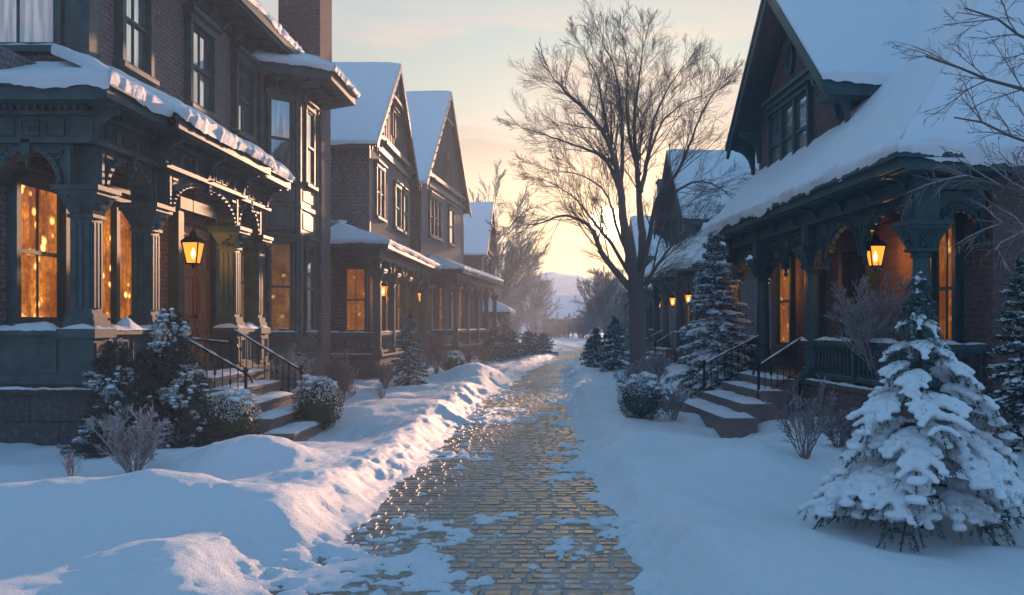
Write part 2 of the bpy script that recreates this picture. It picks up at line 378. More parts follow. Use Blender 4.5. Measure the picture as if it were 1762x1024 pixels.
def column(par, P, s, z0, zc, w, trim, rng, dc=0.0, square=True, ornate=True):
    """pedestal-less column centred at s, dc with capital at zc"""
    mb = MB(); h = w / 2
    mb.bx(P, s - h - .05, s + h + .05, z0, z0 + .12, dc - h - .05, dc + h + .05)
    mb.bx(P, s - h - .02, s + h + .02, z0 + .12, z0 + .22, dc - h - .02, dc + h + .02)
    zt = zc - .42
    if square:
        mb.bx(P, s - h + .03, s + h - .03, z0 + .22, zt, dc - h + .03, dc + h - .03)
        for k in (-1, 0, 1):                         # reeds on every face
            mb.bx(P, s + k * w * .27 - .025, s + k * w * .27 + .025, z0 + .3, zt - .06, dc - h + .008, dc + h - .008)
            mb.bx(P, s - h + .008, s + h - .008, z0 + .3, zt - .06, dc + k * w * .27 - .025, dc + k * w * .27 + .025)
    else:
        c = P(s, 0, dc)
        mb.lathe(c, [(h * 1.05, z0 + .22), (h * 1.05, z0 + .5), (h * .82, z0 + .56), (h * .9, z0 + .62), (h * .86, z0 + 1.0), (h * .72, zt - .1), (h * .95, zt - .07), (h * .78, zt)], 14)
    mb.bx(P, s - h - .01, s + h + .01, zt, zt + .05, dc - h - .01, dc + h + .01)
    p = [(s - h + .02, zt + .05), (s + h - .02, zt + .05)]
    a = .02; b = .10
    mb.hexa([P(s - h + a, zt + .05, dc - h + a), P(s + h - a, zt + .05, dc - h + a), P(s + h - a, zt + .05, dc + h - a), P(s - h + a, zt + .05, dc + h - a),
             P(s - h - b, zc - .1, dc - h - b), P(s + h + b, zc - .1, dc - h - b), P(s + h + b, zc - .1, dc + h + b), P(s - h - b, zc - .1, dc + h + b)])
    mb.bx(P, s - h - .13, s + h + .13, zc - .1, zc - .04, dc - h - .13, dc + h + .13)
    mb.bx(P, s - h - .16, s + h + .16, zc - .04, zc + .03, dc - h - .16, dc + h + .16)
    if ornate:
        for (ss, dd) in ((0, 1), (-1, 0), (1, 0)):
            for i in range(9):
                q = rng.uniform(.02, .04); t = rng.uniform(-.8, .8); zz = zt + .06 + rng.random() * .24; e = h + .02 + (zz - zt) * .22
                x = s + (t * h if ss == 0 else ss * e); y = dc + (t * h if dd == 0 else dd * e)
                mb.lathe(P(x, zz, y), [(q * .2, -q), (q * .9, -q * .5), (q, 0), (q * .5, q * .9)], 5)
    return mb.build('column', trim, par)

def balustrade(par, P, s0, s1, z0, z1, trim, name='balustrade', step=.16, d=0.0, snow=True, fancy=True, r=.035):
    mb = MB(); mb.bx(P, s0, s1, z1 - .09, z1, d - .07, d + .07); mb.bx(P, s0, s1, z1 - .13, z1 - .09, d - .04, d + .04); mb.bx(P, s0, s1, z0, z0 + .08, d - .05, d + .05)
    root = mb.build(name, trim, par); n = max(1, int((s1 - s0) / step)); zb = z0 + .08; H = z1 - .13 - zb
    first = None
    for i in range(n):
        s = s0 + (s1 - s0) * (i + .5) / n; c = P(s, zb, d)
        if first is None:
            b = MB(); prof = [(r, 0), (r, H * .15), (r * .5, H * .18), (r * 1.15, H * .38), (r * .55, H * .6), (r * .5, H * .8), (r, H * .84), (r, H)] if fancy else [(r, 0), (r * .9, H)]
            b.lathe((0, 0, 0), prof, 8 if fancy else 4, rot=PI / 4); first = b.build('baluster', trim, root, smooth=False, loc=c)
        else:
            q = first.copy(); COL.objects.link(q); q.parent = root; q.location = c
    if snow: snow_cap('rail_snow', P, s0, s1, d - .09, d + .09, z1, root, .07, s0 * 3)
    return root

def bracket(mb, P, s, z, d0, out, h, w=.07):
    """scroll bracket under an eave"""
    n = 7; ring = [(d0, z), (d0 + out, z), (d0 + out, z - h * .14)]
    for i in range(n + 1):
        t = i / n * PI / 2; ring.append((d0 + out * .93 - out * .8 * math.sin(t), z - h + (h * .84) * math.cos(t) * .98))
    ring.append((d0, z - h))
    a = [P(s - w / 2, q[1], q[0]) for q in ring]; mb.prism(a, P(s + w / 2, 0, 0) - P(s - w / 2, 0, 0))

def steps(par, F, rows, z_ground, mat, name='front_steps', seed=3):
    """rows: (a0, a1, o_out, o_in, z_top)"""
    root = None
    for k, (a0, a1, oo, oi, zt) in enumerate(rows):
        b = MB(); P = F.PO(0)
        b.bx(P, a0 + .02, a1 - .02, z_ground - .2, zt - .06, oi, oo - .02); b.bx(P, a0, a1, zt - .06, zt, oi, oo)
        if root is None: root = bpy.data.objects.new(name, None); COL.objects.link(root); root.parent = par
        s = b.build('step', mat, root)
        P2 = F.PO(0)
        snow_cap('step_snow', P2, a0 + .02, a1 - .02, oi + .02, oo + .01, zt, root, .05, seed + k)
    return root

def stair_rail(par, F, p_top, p_bot, zb_top, zb_bot, iron, n=8, newel=True):
    """iron rail from p_top (a,o,z) to p_bot (a,o,z)"""
    a, b = F.L(*p_top), F.L(*p_bot); mb = MB()
    mb.tube([a, a.lerp(b, .5), b, b + (b - a).normalized() * .12 + Vector((0, 0, -.03)), b + (b - a).normalized() * .14 + Vector((0, 0, -.10))], .022, 6)
    a2 = Vector((a.x, a.y, a.z - .62)); b2 = Vector((b.x, b.y, b.z - .62)); mb.tube([a2, b2], .013, 5)
    r = mb.build('stair_rail', iron, par)
    post = MB(); post.tube([(b.x, b.y, zb_bot), (b.x, b.y, b.z + .0)], .028, 8); post.lathe((b.x, b.y, b.z), [(.02, 0), (.045, .03), (.05, .06), (.02, .1), (.001, .11)], 8); post.build('newel_post', iron, r)
    for i in range(1, n):
        t = i / n; p = a.lerp(b, t); q = MB(); z0 = p.z - .62
        q.tube([(p.x, p.y, p.z - .01), (p.x, p.y, z0 - .05)], .010, 5)
        if i % 2: q.lathe((p.x, p.y, p.z - .3), [(.01, -.05), (.024, -.02), (.024, .02), (.01, .05)], 6)
        q.build('baluster', iron, r)
    sn = MB(); m = 24; pts = [a.lerp(b, i / m) + Vector((0, 0, .022)) for i in range(m + 1)]
    sn.tube(pts, [max(.004, .018 * (1 + 1.2 * nz(p.x * 6, p.y * 6, 3))) for p in pts], 6); sn.build('rail_snow', M['snow'], r, smooth=True)
    return r

def downpipe(par, pts, mat):
    mb = MB(); mb.tube(pts, .05, 8)
    for i in range(2, len(pts)):
        pass
    return mb.build('downpipe', mat, par)

def lantern(loc, label, size=.5, power=10, kind='hang', post=0, side=1, group='lit lanterns on the porches', arm=None):
    t = thing('porch_lantern', label, 'lantern', loc, 0, group); s = size; ir = MB()
    w0, w1, h = .14 * s, .235 * s, .60 * s               # tapered body, wider at the top
    for k in range(4):
        c0 = ((-1, -1), (1, -1), (1, 1), (-1, 1))[k]
        ir.tube([(c0[0] * w0, c0[1] * w0, 0), (c0[0] * w1, c0[1] * w1, h)], .018 * s + .004, 4)
    def ring(w, z, q=.03):
        ir.lathe((0, 0, 0), [(w * 1.4142 + q * s, z - q * s * .5), (w * 1.4142 + q * s, z + q * s * .5)], 4, rot=PI / 4)
    ring(w0, 0, .04); 
    ir.lathe((0, 0, 0), [(w1 * 1.6, h - .01), (w1 * 1.55, h + .03 * s), (w1 * .9, h + .16 * s), (w1 * .5, h + .2 * s), (w1 * .4, h + .30 * s), (w1 * .12, h + .36 * s), (w1 * .05, h + .46 * s)], 4, rot=PI / 4)
    ir.lathe((0, 0, 0), [(.01, -.16 * s), (.04 * s, -.1 * s), (.06 * s, -.03 * s), (w0, 0)], 6)
    ir.build('lantern_frame', M['iron'], t)
    g = MB()
    c = [(-1, -1), (1, -1), (1, 1), (-1, 1)]
    for k in range(4):
        a, b = c[k], c[(k + 1) % 4]; q = .93
        g.add([(a[0] * w0 * q, a[1] * w0 * q, .01), (b[0] * w0 * q, b[1] * w0 * q, .01), (b[0] * w1 * q, b[1] * w1 * q, h - .01), (a[0] * w1 * q, a[1] * w1 * q, h - .01)], [(0, 1, 2, 3)])
    g.build('lantern_glass', M['lamp'], t)
    f = MB(); f.lathe((0, 0, h * .25), [(.01, 0), (.055 * s, .06 * s), (.06 * s, .14 * s), (.03 * s, .24 * s), (.004, .3 * s)], 8); f.build('flame', M['flame'], t, smooth=True)
    hg = MB()
    if kind == 'hang':
        hg.tube([(0, 0, h + .42 * s), (0, 0, h + .42 * s + (arm or .8))], .008, 5)
    elif kind == 'wall':
        L = arm or .3
        hg.tube([(0, 0, h + .44 * s), (0, 0, h + .6 * s), (-side * L * .5, 0, h + .78 * s), (-side * L, 0, h + .55 * s), (-side * L, 0, h * .3)], .014, 6)
    if post: hg.tube([(0, 0, -.1 * s), (0, 0, -post)], .02, 6)
    hg.build('hanger', M['iron'], t)
    ld = bpy.data.lights.new('lantern_light', 'POINT'); ld.energy = power; ld.color = (1, .50, .14); ld.shadow_soft_size = .05
    lo = bpy.data.objects.new('lantern_light', ld); COL.objects.link(lo); lo.parent = t; lo.location = (0, 0, h * .5)
    return t

# ------------------------------------------------------------------ left house 1: big brick house with the carved porch
def house_carved():
    rng = random.Random(4); F = Frame(1); PO, PA, L = F.PO, F.PA, F.L
    h = thing('brick_house', 'tall mauve brick house with carved teal arched porch and bay window, nearest on the left', 'house', (-6.75, 12.8, 0))
    T, W = M['teal'], -1.45
    w = MB(); P = PO(0)
    w.bx(P, 0.12, 16.0, -.6, 5.9, -9, W); w.bx(P, 2.55, 14.3, 5.9, 9.3, -9, W)
    w.bx(P, 14.3, 15.9, 5.9, 9.0, -9, -.7); w.bx(P, 14.3, 15.9, -.6, 5.9, W, -.7)
    w.build('wall', M['brick'], h)
    # corner pilasters of the upper floor
    q = MB(); q.bx(PO(W), 2.55, 2.85, 5.7, 9.2, 0, .07); q.bx(PA(2.55), W - .35, W + .07, 5.7, 9.2, 0, .06); q.build('pilaster', T, h)
    q = MB(); q.bx(PO(W), 10.8, 11.25, 5.3, 9.2, 0, .06); q.build('pilaster', T, h)
    # foundation and porch floor
    f = MB(); f.bx(P, 0.0, 7.8, -.6, .80, W, .02); f.bx(P, -.04, 2.3, .80, .88, W, .08); f.bx(P, 5.6, 7.85, .80, .88, W, .08)
    f.bx(P, -.04, 2.3, -.6, .40, -1.2, .06); f.bx(PA(0), -9, W, -.6, .8, 0, .0 + .01)
    f.build('foundation', M['found'], h)
    fl = MB(); fl.bx(P, .05, 7.75, .885, .95, W, .04); fl.build('porch_floor', M['floor'], h)
    # paneled parapets
    def parapet(P2, s0, s1, d0=-.18, d1=.0, z1=1.66):
        b = MB(); b.bx(P2, s0, s1, .955, z1, d0, d1); b.bx(P2, s0 - .02, s1 + .02, z1, z1 + .07, d0 - .05, d1 + .06); b.bx(P2, s0, s1, .955, 1.05, d1, d1 + .03)
        n = max(1, int((s1 - s0) / .6))
        for i in range(n):
            a = s0 + (s1 - s0) * i / n + .07; c = s0 + (s1 - s0) * (i + 1) / n - .07
            b.bx(P2, a, a + .03, 1.12, z1 - .08, d1, d1 + .02); b.bx(P2, c - .03, c, 1.12, z1 - .08, d1, d1 + .02)
            b.bx(P2, a + .03, c - .03, z1 - .11, z1 - .08, d1, d1 + .02); b.bx(P2, a + .03, c - .03, 1.12, 1.15, d1, d1 + .02)
        o = b.build('parapet', T, h); snow_cap('parapet_snow', P2, s0, s1, d0 - .05, d1 + .07, z1 + .07, o, .13, s0 + 2, .06); return o
    parapet(PO(0), .42, 1.75); parapet(PO(0), 5.75, 6.95); parapet(PA(0), W, -.45)
    snow_cap('ledge_snow', PA(0), W, .05, .0, .045, .88, h, .05, 3, .05)
    # pedestals under the columns
    cols = [(.17, 0), (2.02, 0), (5.45, .12), (7.2, 0)]
    for i, (a, o) in enumerate(cols):
        b = MB(); b.bx(PO(o), a - .27, a + .27, .955, 1.62, -.42, .06); b.bx(PO(o), a - .31, a + .31, 1.62, 1.75, -.46, .10)
        for k in (-1, 1): b.bx(PO(o), a + k * .2 - .025, a + k * .2 + .025, 1.05, 1.55, .06, .08)
        b.bx(PO(o), a - .175, a + .175, 1.5, 1.55, .06, .08); b.bx(PO(o), a - .175, a + .175, 1.05, 1.1, .06, .08)
        pd = b.build('pedestal', T, h); snow_cap('pedestal_snow', PO(o), a - .29, a + .29, -.44, .10, 1.75, pd, .09, a, .05)
        column(h, PO(o), a, 1.75, 3.78, .36, T, rng, -.18)
    # arches
    zs, zt = 3.78, 4.42
    ar = [(PO(0), .30, 1.86, .0, 0), (PO(.13), 2.26, 5.22, .0, 1), (PO(0), 5.66, 7.0, .0, 0), (PA(0), W, -.42, .0, 0)]
    for (P2, s0, s1, _, big) in ar:
        b = MB(); hw = (s1 - s0) / 2 - .09
        arch_plate(b, P2, s0 - .12, s1 + .12, zs + .03, zt, .52, -.30, -.02, hw=hw, scal=.02, nsc=11)
        arch_ring(b, P2, s0, s1, zs + .03, .52, -.02, .035, w=.075, hw=hw, beads=22 if big else 15, rb=.028)
        c = (s0 + s1) / 2
        b.bx(P2, c - .06, c + .06, zs + .46, zt + .06, -.02, .09); leafy(b, P2, c, zs + .42, .08, .07, .2, rng, 9, .035)
        b.lathe(P2(c, zs + .40, .03), [(.005, -.1), (.035, -.05), (.045, 0), (.02, .06)], 6)
        for sx in (s0 + .12, s1 - .12):
            leafy(b, P2, sx, zs + .18, .0, .07, .36, rng, 12, .03)
            b.bx(P2, sx - .1, sx + .1, zt - .14, zt - .10, -.02, .03)
        for sx in (s0 - .07, s1 + .07):                  # panelled pilaster strip beside each arch
            b.bx(P2, sx - .035, sx + .035, zs + .06, zt - .04, -.02, .03)
        b.build('arch', T, h)
    # entablature
    e = MB()
    def entab(P2, s0, s1, ex=0.0):
        e.bx(P2, s0, s1, zt, zt + .07, -.32, .09); e.bx(P2, s0, s1, zt + .07, zt + .40, -.30, .0); e.bx(P2, s0, s1, zt + .40, zt + .46, -.3, .10)
        n = int((s1 - s0) / .30)
        for i in range(n):
            a = s0 + (s1 - s0) * (i + .12) / n; c = s0 + (s1 - s0) * (i + .88) / n
            e.bx(P2, a, a + .02, zt + .12, zt + .35, 0, .025); e.bx(P2, c - .02, c, zt + .12, zt + .35, 0, .025)
            e.bx(P2, a + .02, c - .02, zt + .33, zt + .35, 0, .025); e.bx(P2, a + .02, c - .02, zt + .12, zt + .14, 0, .025)
            if i % 2: leafy(e, P2, (a + c) / 2, zt + .17, .01, .06, .1, rng, 5, .025)
        m = int((s1 - s0) / .105)
        for i in range(m):
            a = s0 + (s1 - s0) * i / m; e.bx(P2, a, a + .055, zt + .46, zt + .53, .0, .16)
    entab(PO(0), -.02, 1.84); entab(PO(.15), 1.86, 5.66); entab(PO(0), 5.68, 7.6); entab(PA(0), W, -.002)
    e.build('frieze', T, h)
    for (P2, a) in ((PO(.15), 1.95), (PO(.15), 5.56), (PO(.15), 3.74), (PO(0), .06), (PO(0), 7.48)):
        br = MB(); bracket(br, P2, a, zt + .53, .0, .34, .5, .10); leafy(br, P2, a, zt + .05, .1, .05, .3, rng, 10, .035); br.build('bracket', T, h)
    # cornice (fascia, soffit) of the porch roof
    c = MB(); z0, z1 = zt + .53, zt + .78
    def eave(a0, a1, o):
        c.bx(P, a0, a1, z0, z0 + .04, W, o - .07); c.bx(P, a0, a1, z0 + .03, z1 - .06, o - .07, o - .02); c.bx(P, a0, a1, z1 - .06, z1, o - .1, o + .03)
    eave(-.45, 1.48, .45); eave(1.48, 6.0, .62); eave(6.0, 7.95, .45)
    c.bx(PA(0), -9, -.0, z0 + .001, z0 + .04, .0, .38); c.bx(PA(0), -9, .38, z0 + .03, z1 - .06, .38, .44); c.bx(PA(0), -9, .40, z1 - .06, z1 + .001, .36, .49)
    c.build('porch_cornice', M['teal'], h)
    # porch roof deck and its snow
    zr = 6.2; s = MB()
    def roof(a0, a1, o, seed, hip=0):
        def f(u, v):
            vv = v * .98; oo = o - .02 + (W - o) * vv; lo = a0 + hip * (v * 1.9)
            return L(lo + (a1 - lo) * u, oo, z1 + (zr - z1) * (vv ** .9))
        snow_on(s, f, int((a1 - a0) / .04), 46, .19, .07, seed, .08, 2.6, True, .06); return f
    roof(-.47, 1.50, .47, 1, 1); roof(1.46, 6.02, .64, 2); roof(5.98, 7.95, .47, 3)
    snow_on(s, lambda u, v: L(-.47 + 2.9 * v, (.47 if True else 0) - 8.5 * (1 - u) - v * 1.92 * u, z1 + (zr - z1) * v), 110, 16, .15, .05, 7, .08, 2.0, False, .07)
    s.build('porch_roof_snow', M['snow'], h, smooth=True)
    rd = MB()
    rd.add([L(-.45, .45, z1), L(7.9, .45, z1), L(7.9, W, zr), L(2.5, W, zr), L(2.5, -9, zr), L(-.45, -9, z1), L(7.9, W, z1 - .1)], [(0, 1, 2, 3), (0, 3, 4, 5), (1, 6, 2)])
    rd.build('porch_roof', M['slate'], h)
    # ceiling of porch
    # windows ground floor behind the porch
    window(h, PO(W), .42, 1.62, 1.85, 4.0, T, M['glow'], bars=(.5,), mid=True, proud=.16)
    window(h, PO(W), 2.58, 4.12, 1.85, 4.05, T, M['glow'], mid=False, mulls=(.5,), proud=.16)
    window(h, PO(W), 9.55, 10.6, 1.75, 4.05, T, M['glow3'], proud=.14)
    # door with its surround
    d = MB(); P2 = PO(W)
    for (a, b) in ((5.72, 5.98), (7.72, 7.98)): d.bx(P2, a, b, .95, 4.25, 0, .22)
    d.bx(P2, 5.72, 7.98, 4.25, 4.5, 0, .26); fr = d.build('door_surround', T, h)
    d = MB(); d.bx(P2, 6.0, 7.70, .96, 3.95, .02, .09)
    for (s0, s1) in ((6.12, 6.77), (6.93, 7.58)):
        for (a, b) in ((1.1, 1.75), (1.9, 2.9), (3.0, 3.8)):
            d.bx(P2, s0, s1, a, a + .05, .09, .13); d.bx(P2, s0, s1, b - .05, b, .09, .13); d.bx(P2, s0, s0 + .05, a + .05, b - .05, .09, .13); d.bx(P2, s1 - .05, s1, a + .05, b - .05, .09, .13)
            d.bx(P2, s0 + .14, s1 - .14, a + .14, b - .14, .09, .115)
    d.bx(P2, 6.84, 6.86, .97, 3.94, .09, .11)
    dd = d.build('door', M['wood'], h)
    k = MB(); k.lathe(P2(6.75, 2.0, .16), [(.01, -.04), (.04, -.02), (.04, .02), (.01, .04)], 8); k.build('door_handle', M['iron'], dd)
    # iron creeper-like scroll standing by the door seen at the right of the opening
    # upper windows
    for (a0, a1) in ((3.62, 4.62), (6.62, 7.80), (9.35, 10.45)):
        window(h, PO(W), a0, a1, 6.66, 8.45, T, M['glass'], bars=(.5,), proud=.16, cas=.13, hood=.24, snow=True)
    window(h, PA(2.55), -3.3, -1.95, 6.6, 8.6, T, M['glass'], bars=(.5,), proud=.12, snow=True)
    # the bay
    b = MB(); pts = [(11.4, W), (12.2, -.63), (14.0, -.63), (14.9, W)]
    def poly(off, z):
        return [L(pts[0][0] - off * .9, W - .3, z), L(pts[1][0] - off * .5, pts[1][1] + off, z), L(pts[2][0] + off * .5, pts[2][1] + off, z), L(pts[3][0] + off * .9, W - .3, z)]
    def layer(mb, off, z0, z1): mb.prism(poly(off, z0), (0, 0, z1 - z0))
    layer(b, 0, -.6, 8.5); b.build('bay_wall', M['stonew'], h)
    t = MB(); layer(t, .07, 5.10, 5.22); layer(t, .05, 4.33, 4.42); layer(t, .04, 1.30, 1.42); layer(t, .10, .86, 1.0); layer(t, .05, 8.30, 8.51)
    PCn = F.PC(11.4, W, 12.2, -.63); Lc = math.hypot(.8, .82); PF = PO(-.63)
    for (P2, ln) in ((PCn, Lc), (lambda q, z, d: PF(12.2 + q, z, d), 1.8)):
        for (a, c2) in ((0, .12), (ln - .12, ln)): t.bx(P2, a, c2, 1.0, 8.3, .0, .05)
        for (a, c2) in ((4.45, 5.08), (5.25, 5.7), (1.02, 1.28)):
            t.bx(P2, .12, ln - .12, a, c2, .0, .03); t.bx(P2, .26, ln - .26, a + .1, c2 - .08, .03, .05)
    t.build('bay_trim', T, h)
    PFq = lambda q, z, d: PF(12.2 + q, z, d)
    window(h, PCn, .24, Lc - .24, 1.62, 4.12, T, M['glow3'], proud=.09, cas=.06, snow=True); window(h, PCn, .24, Lc - .24, 5.85, 8.1, T, M['glass'], proud=.09, cas=.06, snow=True)
    window(h, PFq, .55, 1.25, 1.62, 4.12, T, M['glass'], proud=.09, snow=True); window(h, PFq, .55, 1.25, 5.9, 8.05, T, M['glass'], proud=.09, snow=True)
    c = MB(); layer(c, .55, 8.51, 8.58); layer(c, 1.05, 8.58, 8.80); layer(c, 1.13, 8.80, 8.88)
    for (P2, ln, n) in ((PCn, Lc, 3), (PFq, 1.8, 4)):
        for i in range(n): bracket(c, P2, .12 + (ln - .24) * i / (n - 1), 8.58, .0, .8, .45, .08)
    c.build('bay_cornice', T, h)
    s = MB(); po = poly(1.12, 8.88); pi = [L(12.6, W, 9.7), L(12.9, W + .1, 9.75), L(13.4, W + .1, 9.75), L(13.7, W, 9.7)]
    for i in range(3):
        snow_on(s, lambda u, v, i=i: po[i].lerp(po[i + 1], u).lerp(pi[i].lerp(pi[i + 1], u), v), 46, 10, .16, .06, i + 20, .07, 3, False, .06)
    s.build('bay_roof_snow', M['snow'], h, smooth=True)
    # main cornice and roof
    c = MB(); c.bx(P, 2.4, 12.0, 8.95, 9.2, W, W + .12); c.bx(P, 2.2, 12.4, 9.2, 9.27, W - 8, W + .8); c.bx(P, 2.2, 12.4, 9.27, 9.5, W - 8, W + .86); c.bx(P, 14.2, 16.1, 9.0, 9.12, -9, -.5)
    for i in range(12): bracket(c, PO(W), 2.7 + i * .82, 9.2, .0, .68, .42, .09)
    c.build('main_cornice', T, h)
    rf = MB(); rf.prism([L(2.2, W + .8, 9.5), L(2.2, -5.2, 13.2), L(2.2, -9, 9.5)], L(12.4, 0, 0) - L(2.2, 0, 0)); rf.build('roof', M['slate'], h)
    s = MB(); snow_on(s, lambda u, v: L(2.2 + 10.2 * u, W + .84 - 4.5 * v, 9.5 + 3.72 * v), 120, 16, .16, .05, 40, .08, 2.5); s.build('roof_snow', M['snow'], h, smooth=True)
    ch = MB(); ch.bx(P, 14.35, 15.75, 9.1, 12.6, -1.9, -.62); ch.bx(P, 14.28, 15.82, 12.6, 12.8, -1.97, -.55); ch.build('chimney', M['brick_r'], h)
    downpipe(h, [L(11.1, W + .13, 9.2), L(11.1, W + .13, 5.3)], T); downpipe(h, [L(14.1, -.55, 8.5), L(14.1, -.55, 1.0)], T)
    # steps and rails
    steps(h, F, [(1.5, 4.2, 2.45, 1.9, .05), (1.75, 4.4, 2.0, 1.5, .26), (2.05, 4.6, 1.6, 1.1, .48), (2.3, 4.8, 1.2, .7, .70), (2.4, 5.1, .78, .06, .90)], -.15, M['step'])
    stair_rail(h, F, (2.5, .12, 1.66), (2.4, 1.35, .98), 0, .4, M['iron'], 9); stair_rail(h, F, (5.0, .2, 1.70), (4.95, 1.55, .90), 0, .05, M['iron'], 11)
    stair_rail(h, F, (5.0, -.9, 1.55), (4.95, .15, 1.45), 0, .95, M['iron'], 4)
    return h
house_carved()
lantern((-7.15, 17.25, 3.0), 'large glowing lantern on a chain before the carved wooden door, left porch', .68, 125, 'hang', side=1, arm=.8)

# ------------------------------------------------------------------ gabled row houses with porches
def gable_house(label, loc, rz, La, ze, zap, D, wallm, sidem, porch, wins, trim, seed=0, decor=True, ovh=.35, ends=.45):
    rng = random.Random(seed); F = Frame(1); PO, PA, L = F.PO, F.PA, F.L
    h = thing('gabled_house', label, 'house', loc, rz); T = trim; P = PO(0)
    am = La / 2
    w = MB(); w.bx(P, 0.02, La - .02, -.5, ze, -D, -.02); w.prism([L(.02, -.02, ze), L(La - .02, -.02, ze), L(am, -.02, zap - .25)], L(0, -D, 0) - L(0, -.02, 0)); w.build('side_wall', sidem, h)
    f = MB(); f.bx(P, 0, La, -.5, ze, -.02, .0); f.prism([L(0, 0, ze), L(La, 0, ze), L(am, 0, zap - .25)], L(0, -.02, 0) - L(0, 0, 0)); f.build('front_wall', wallm, h)
    q = MB(); q.bx(P, -.02, .14, 0, ze, -.1, .02); q.bx(P, La - .14, La + .02, 0, ze, -.1, .02); q.bx(P, 0, La, 4.55, 4.7, 0, .05); q.bx(P, .0, La, ze - .32, ze - .1, .0, .10); q.build('corner_boards', T, h)
    # roof slabs, verge boards
    sl = (zap - ze) / am; r = MB(); e = ends
    zl = ze - sl * e
    for sg in (0, 1):
        A = (-e, zl) if sg == 0 else (La + e, zl)
        slab(r, [L(A[0], ovh, A[1]), L(am, ovh, zap), L(am, -D - .3, zap), L(A[0], -D - .3, A[1])], .12)
    r.build('roof', M['soffit'], h)
    v = MB()
    for sg in (0, 1):
        A = Vector((-e, zl)) if sg == 0 else Vector((La + e, zl)); B = Vector((am, zap))
        n = Vector((0, -.30))
        v.prism([L(A.x, ovh - .02, A.y - .02), L(B.x, ovh - .02, B.y - .02), L(B.x, ovh - .02, B.y - .34), L(A.x, ovh - .02, A.y - .32)], L(0, .06, 0) - L(0, 0, 0))
        m = 12
        for i in range(m):                       # scalloped drops below the verge board
            p = A.lerp(B, (i + .5) / m); v.lathe(L(p.x, ovh + .01, p.y - .37), [(.01, -.07), (.05, -.03), (.06, .02), (.03, .06)], 6)
    v.build('verge_board', T, h)
    # boarded gable
    if decor:
        g = MB(); zb = ze + .15; P2 = PO(0)
        g.bx(P2, .5, La - .5, zb - .05, zb + .14, 0, .22); g.bx(P2, 1.2, La - 1.2, ze - .35, ze - .25, 0, .12)
        n = int(La / .42)
        for i in range(n + 1):
            a = .9 + (La - 1.8) * i / n; top = ze + sl * min(a, La - a) - .4
            if top > zb + .2: g.bx(P2, a - .05, a + .05, zb + .14, top, 0, .11)
        g.bx(P2, am - 1.1, am + 1.1, zap - 1.62, zap - 1.48, .11, .30); g.bx(P2, am - .06, am + .06, zap - 1.48, zap - .4, .14, .28)
        for a in (.35, La - .35, 1.6, La - 1.6): bracket(g, P2, a, zb - .05, 0, .34, .6, .10)
        g.build('gable_boards', T, h)
        for a in (am - .5, am + .06): window(h, PO(.02), a, a + .44, ze + .75, ze + 1.75, T, M['glass'], cas=.05, proud=.14, mid=True, hood=.06, sill=False)
    s = MB(); dn = 2.0
    snow_on(s, lambda u, vv: L(-e + (am + e) * vv, ovh + .03 - (D + .3) * u, zl + (zap - zl) * vv), int(D / .14), 34, .13, .03, seed, .05, dn, True, .05)
    snow_on(s, lambda u, vv: L(La + e - (am + e) * vv, ovh + .03 - (D + .3) * u, zl + (zap - zl) * vv), int(D / .2), 14, .13, .03, seed + 1, .05, dn)
    s.build('roof_snow', M['snow_fine'], h, smooth=True)
    c = MB(); c.bx(PA(0), -D, .1, zl - .2, zl - .03, e - .12, e - .02)
    for i in range(5): bracket(c, PA(0), -.5 - i * 1.3, zl - .18, 0, e - .1, .35, .08)
    c.build('eave_board', T, h)
    for (pl, s0, s1, z0, z1, mat, kw) in wins: window(h, pl(F), s0, s1, z0, z1, T, M[mat], **kw)
    downpipe(h, [L(-.2, -1.2, zl - .1), L(-.12, -1.2, zl - .5), L(-.08, -.75, zl - 1.3), L(-.08, -.75, 4.9)], M['teal2'])
    # porch: (a0, a1, depth_out, floor, capz, eavez, column list, side arch back, roof back z, bays)
    a0, a1, po, zf, zc, zv, cl, back, zpk = porch
    b = MB(); b.bx(P, a0 + .05, a1 - .05, -.5, zf - .07, back, po - .03); b.build('porch_foundation', M['found'], h)
    b = MB(); b.bx(P, a0 - .02, a1 + .02, zf - .07, zf, back, po + .06); b.build('porch_floor', M['floor'], h)
    snow_cap('porch_floor_snow', PA(a0), back, po + .05, -.06, .02, zf, h, .05, 2)
    PF = PO(po)
    for i, a in enumerate(cl):
        column(h, PF, a, zf, zc, .24, T, rng, -.12, True, i < 3)
        if i < len(cl) - 1:
            s0, s1 = a + .12, cl[i + 1] - .12; q = MB()
            n = 2 if s1 - s0 > 2.9 else 1
            for k in range(n):
                u0 = s0 + (s1 - s0) * k / n; u1 = s0 + (s1 - s0) * (k + 1) / n
                arch_plate(q, PF, u0, u1, zc - .28, zv - .22, (zv - zc) * .55 + .22, -.16, -.08, hw=(u1 - u0) / 2 - .05, scal=.07, nsc=8)
                if k: q.lathe(PF(u0, zc - .3, -.12), [(.01, -.2), (.05, -.14), (.03, -.08), (.05, 0), (.05, .5)], 6)
                q.bx(PF, u0, u1, zv - .5, zv - .45, -.08, -.04)
            leafy(q, PF, s0 + .12, zc - .25, -.08, .1, .3, rng, 7, .035); leafy(q, PF, s1 - .12, zc - .25, -.08, .1, .3, rng, 7, .035)
            q.build('arch', T, h)
            if not (s0 < 6.2 < s1 and seed == 11): balustrade(h, PF, s0, s1, zf + .05, zf + .72, T, d=-.12, step=.2, snow=i < 3)
    q = MB(); arch_plate(q, PA(a0), back + .1, po - .26, zc - .1, zv - .22, (zv - zc) * .5 + .1, -.18, -.08, hw=(po - back) / 2 - .35, scal=.04, nsc=9); q.build('side_arch', T, h)
    column(h, PA(a0), back + .12, zf, zc, .24, T, rng, -.12, True, False)
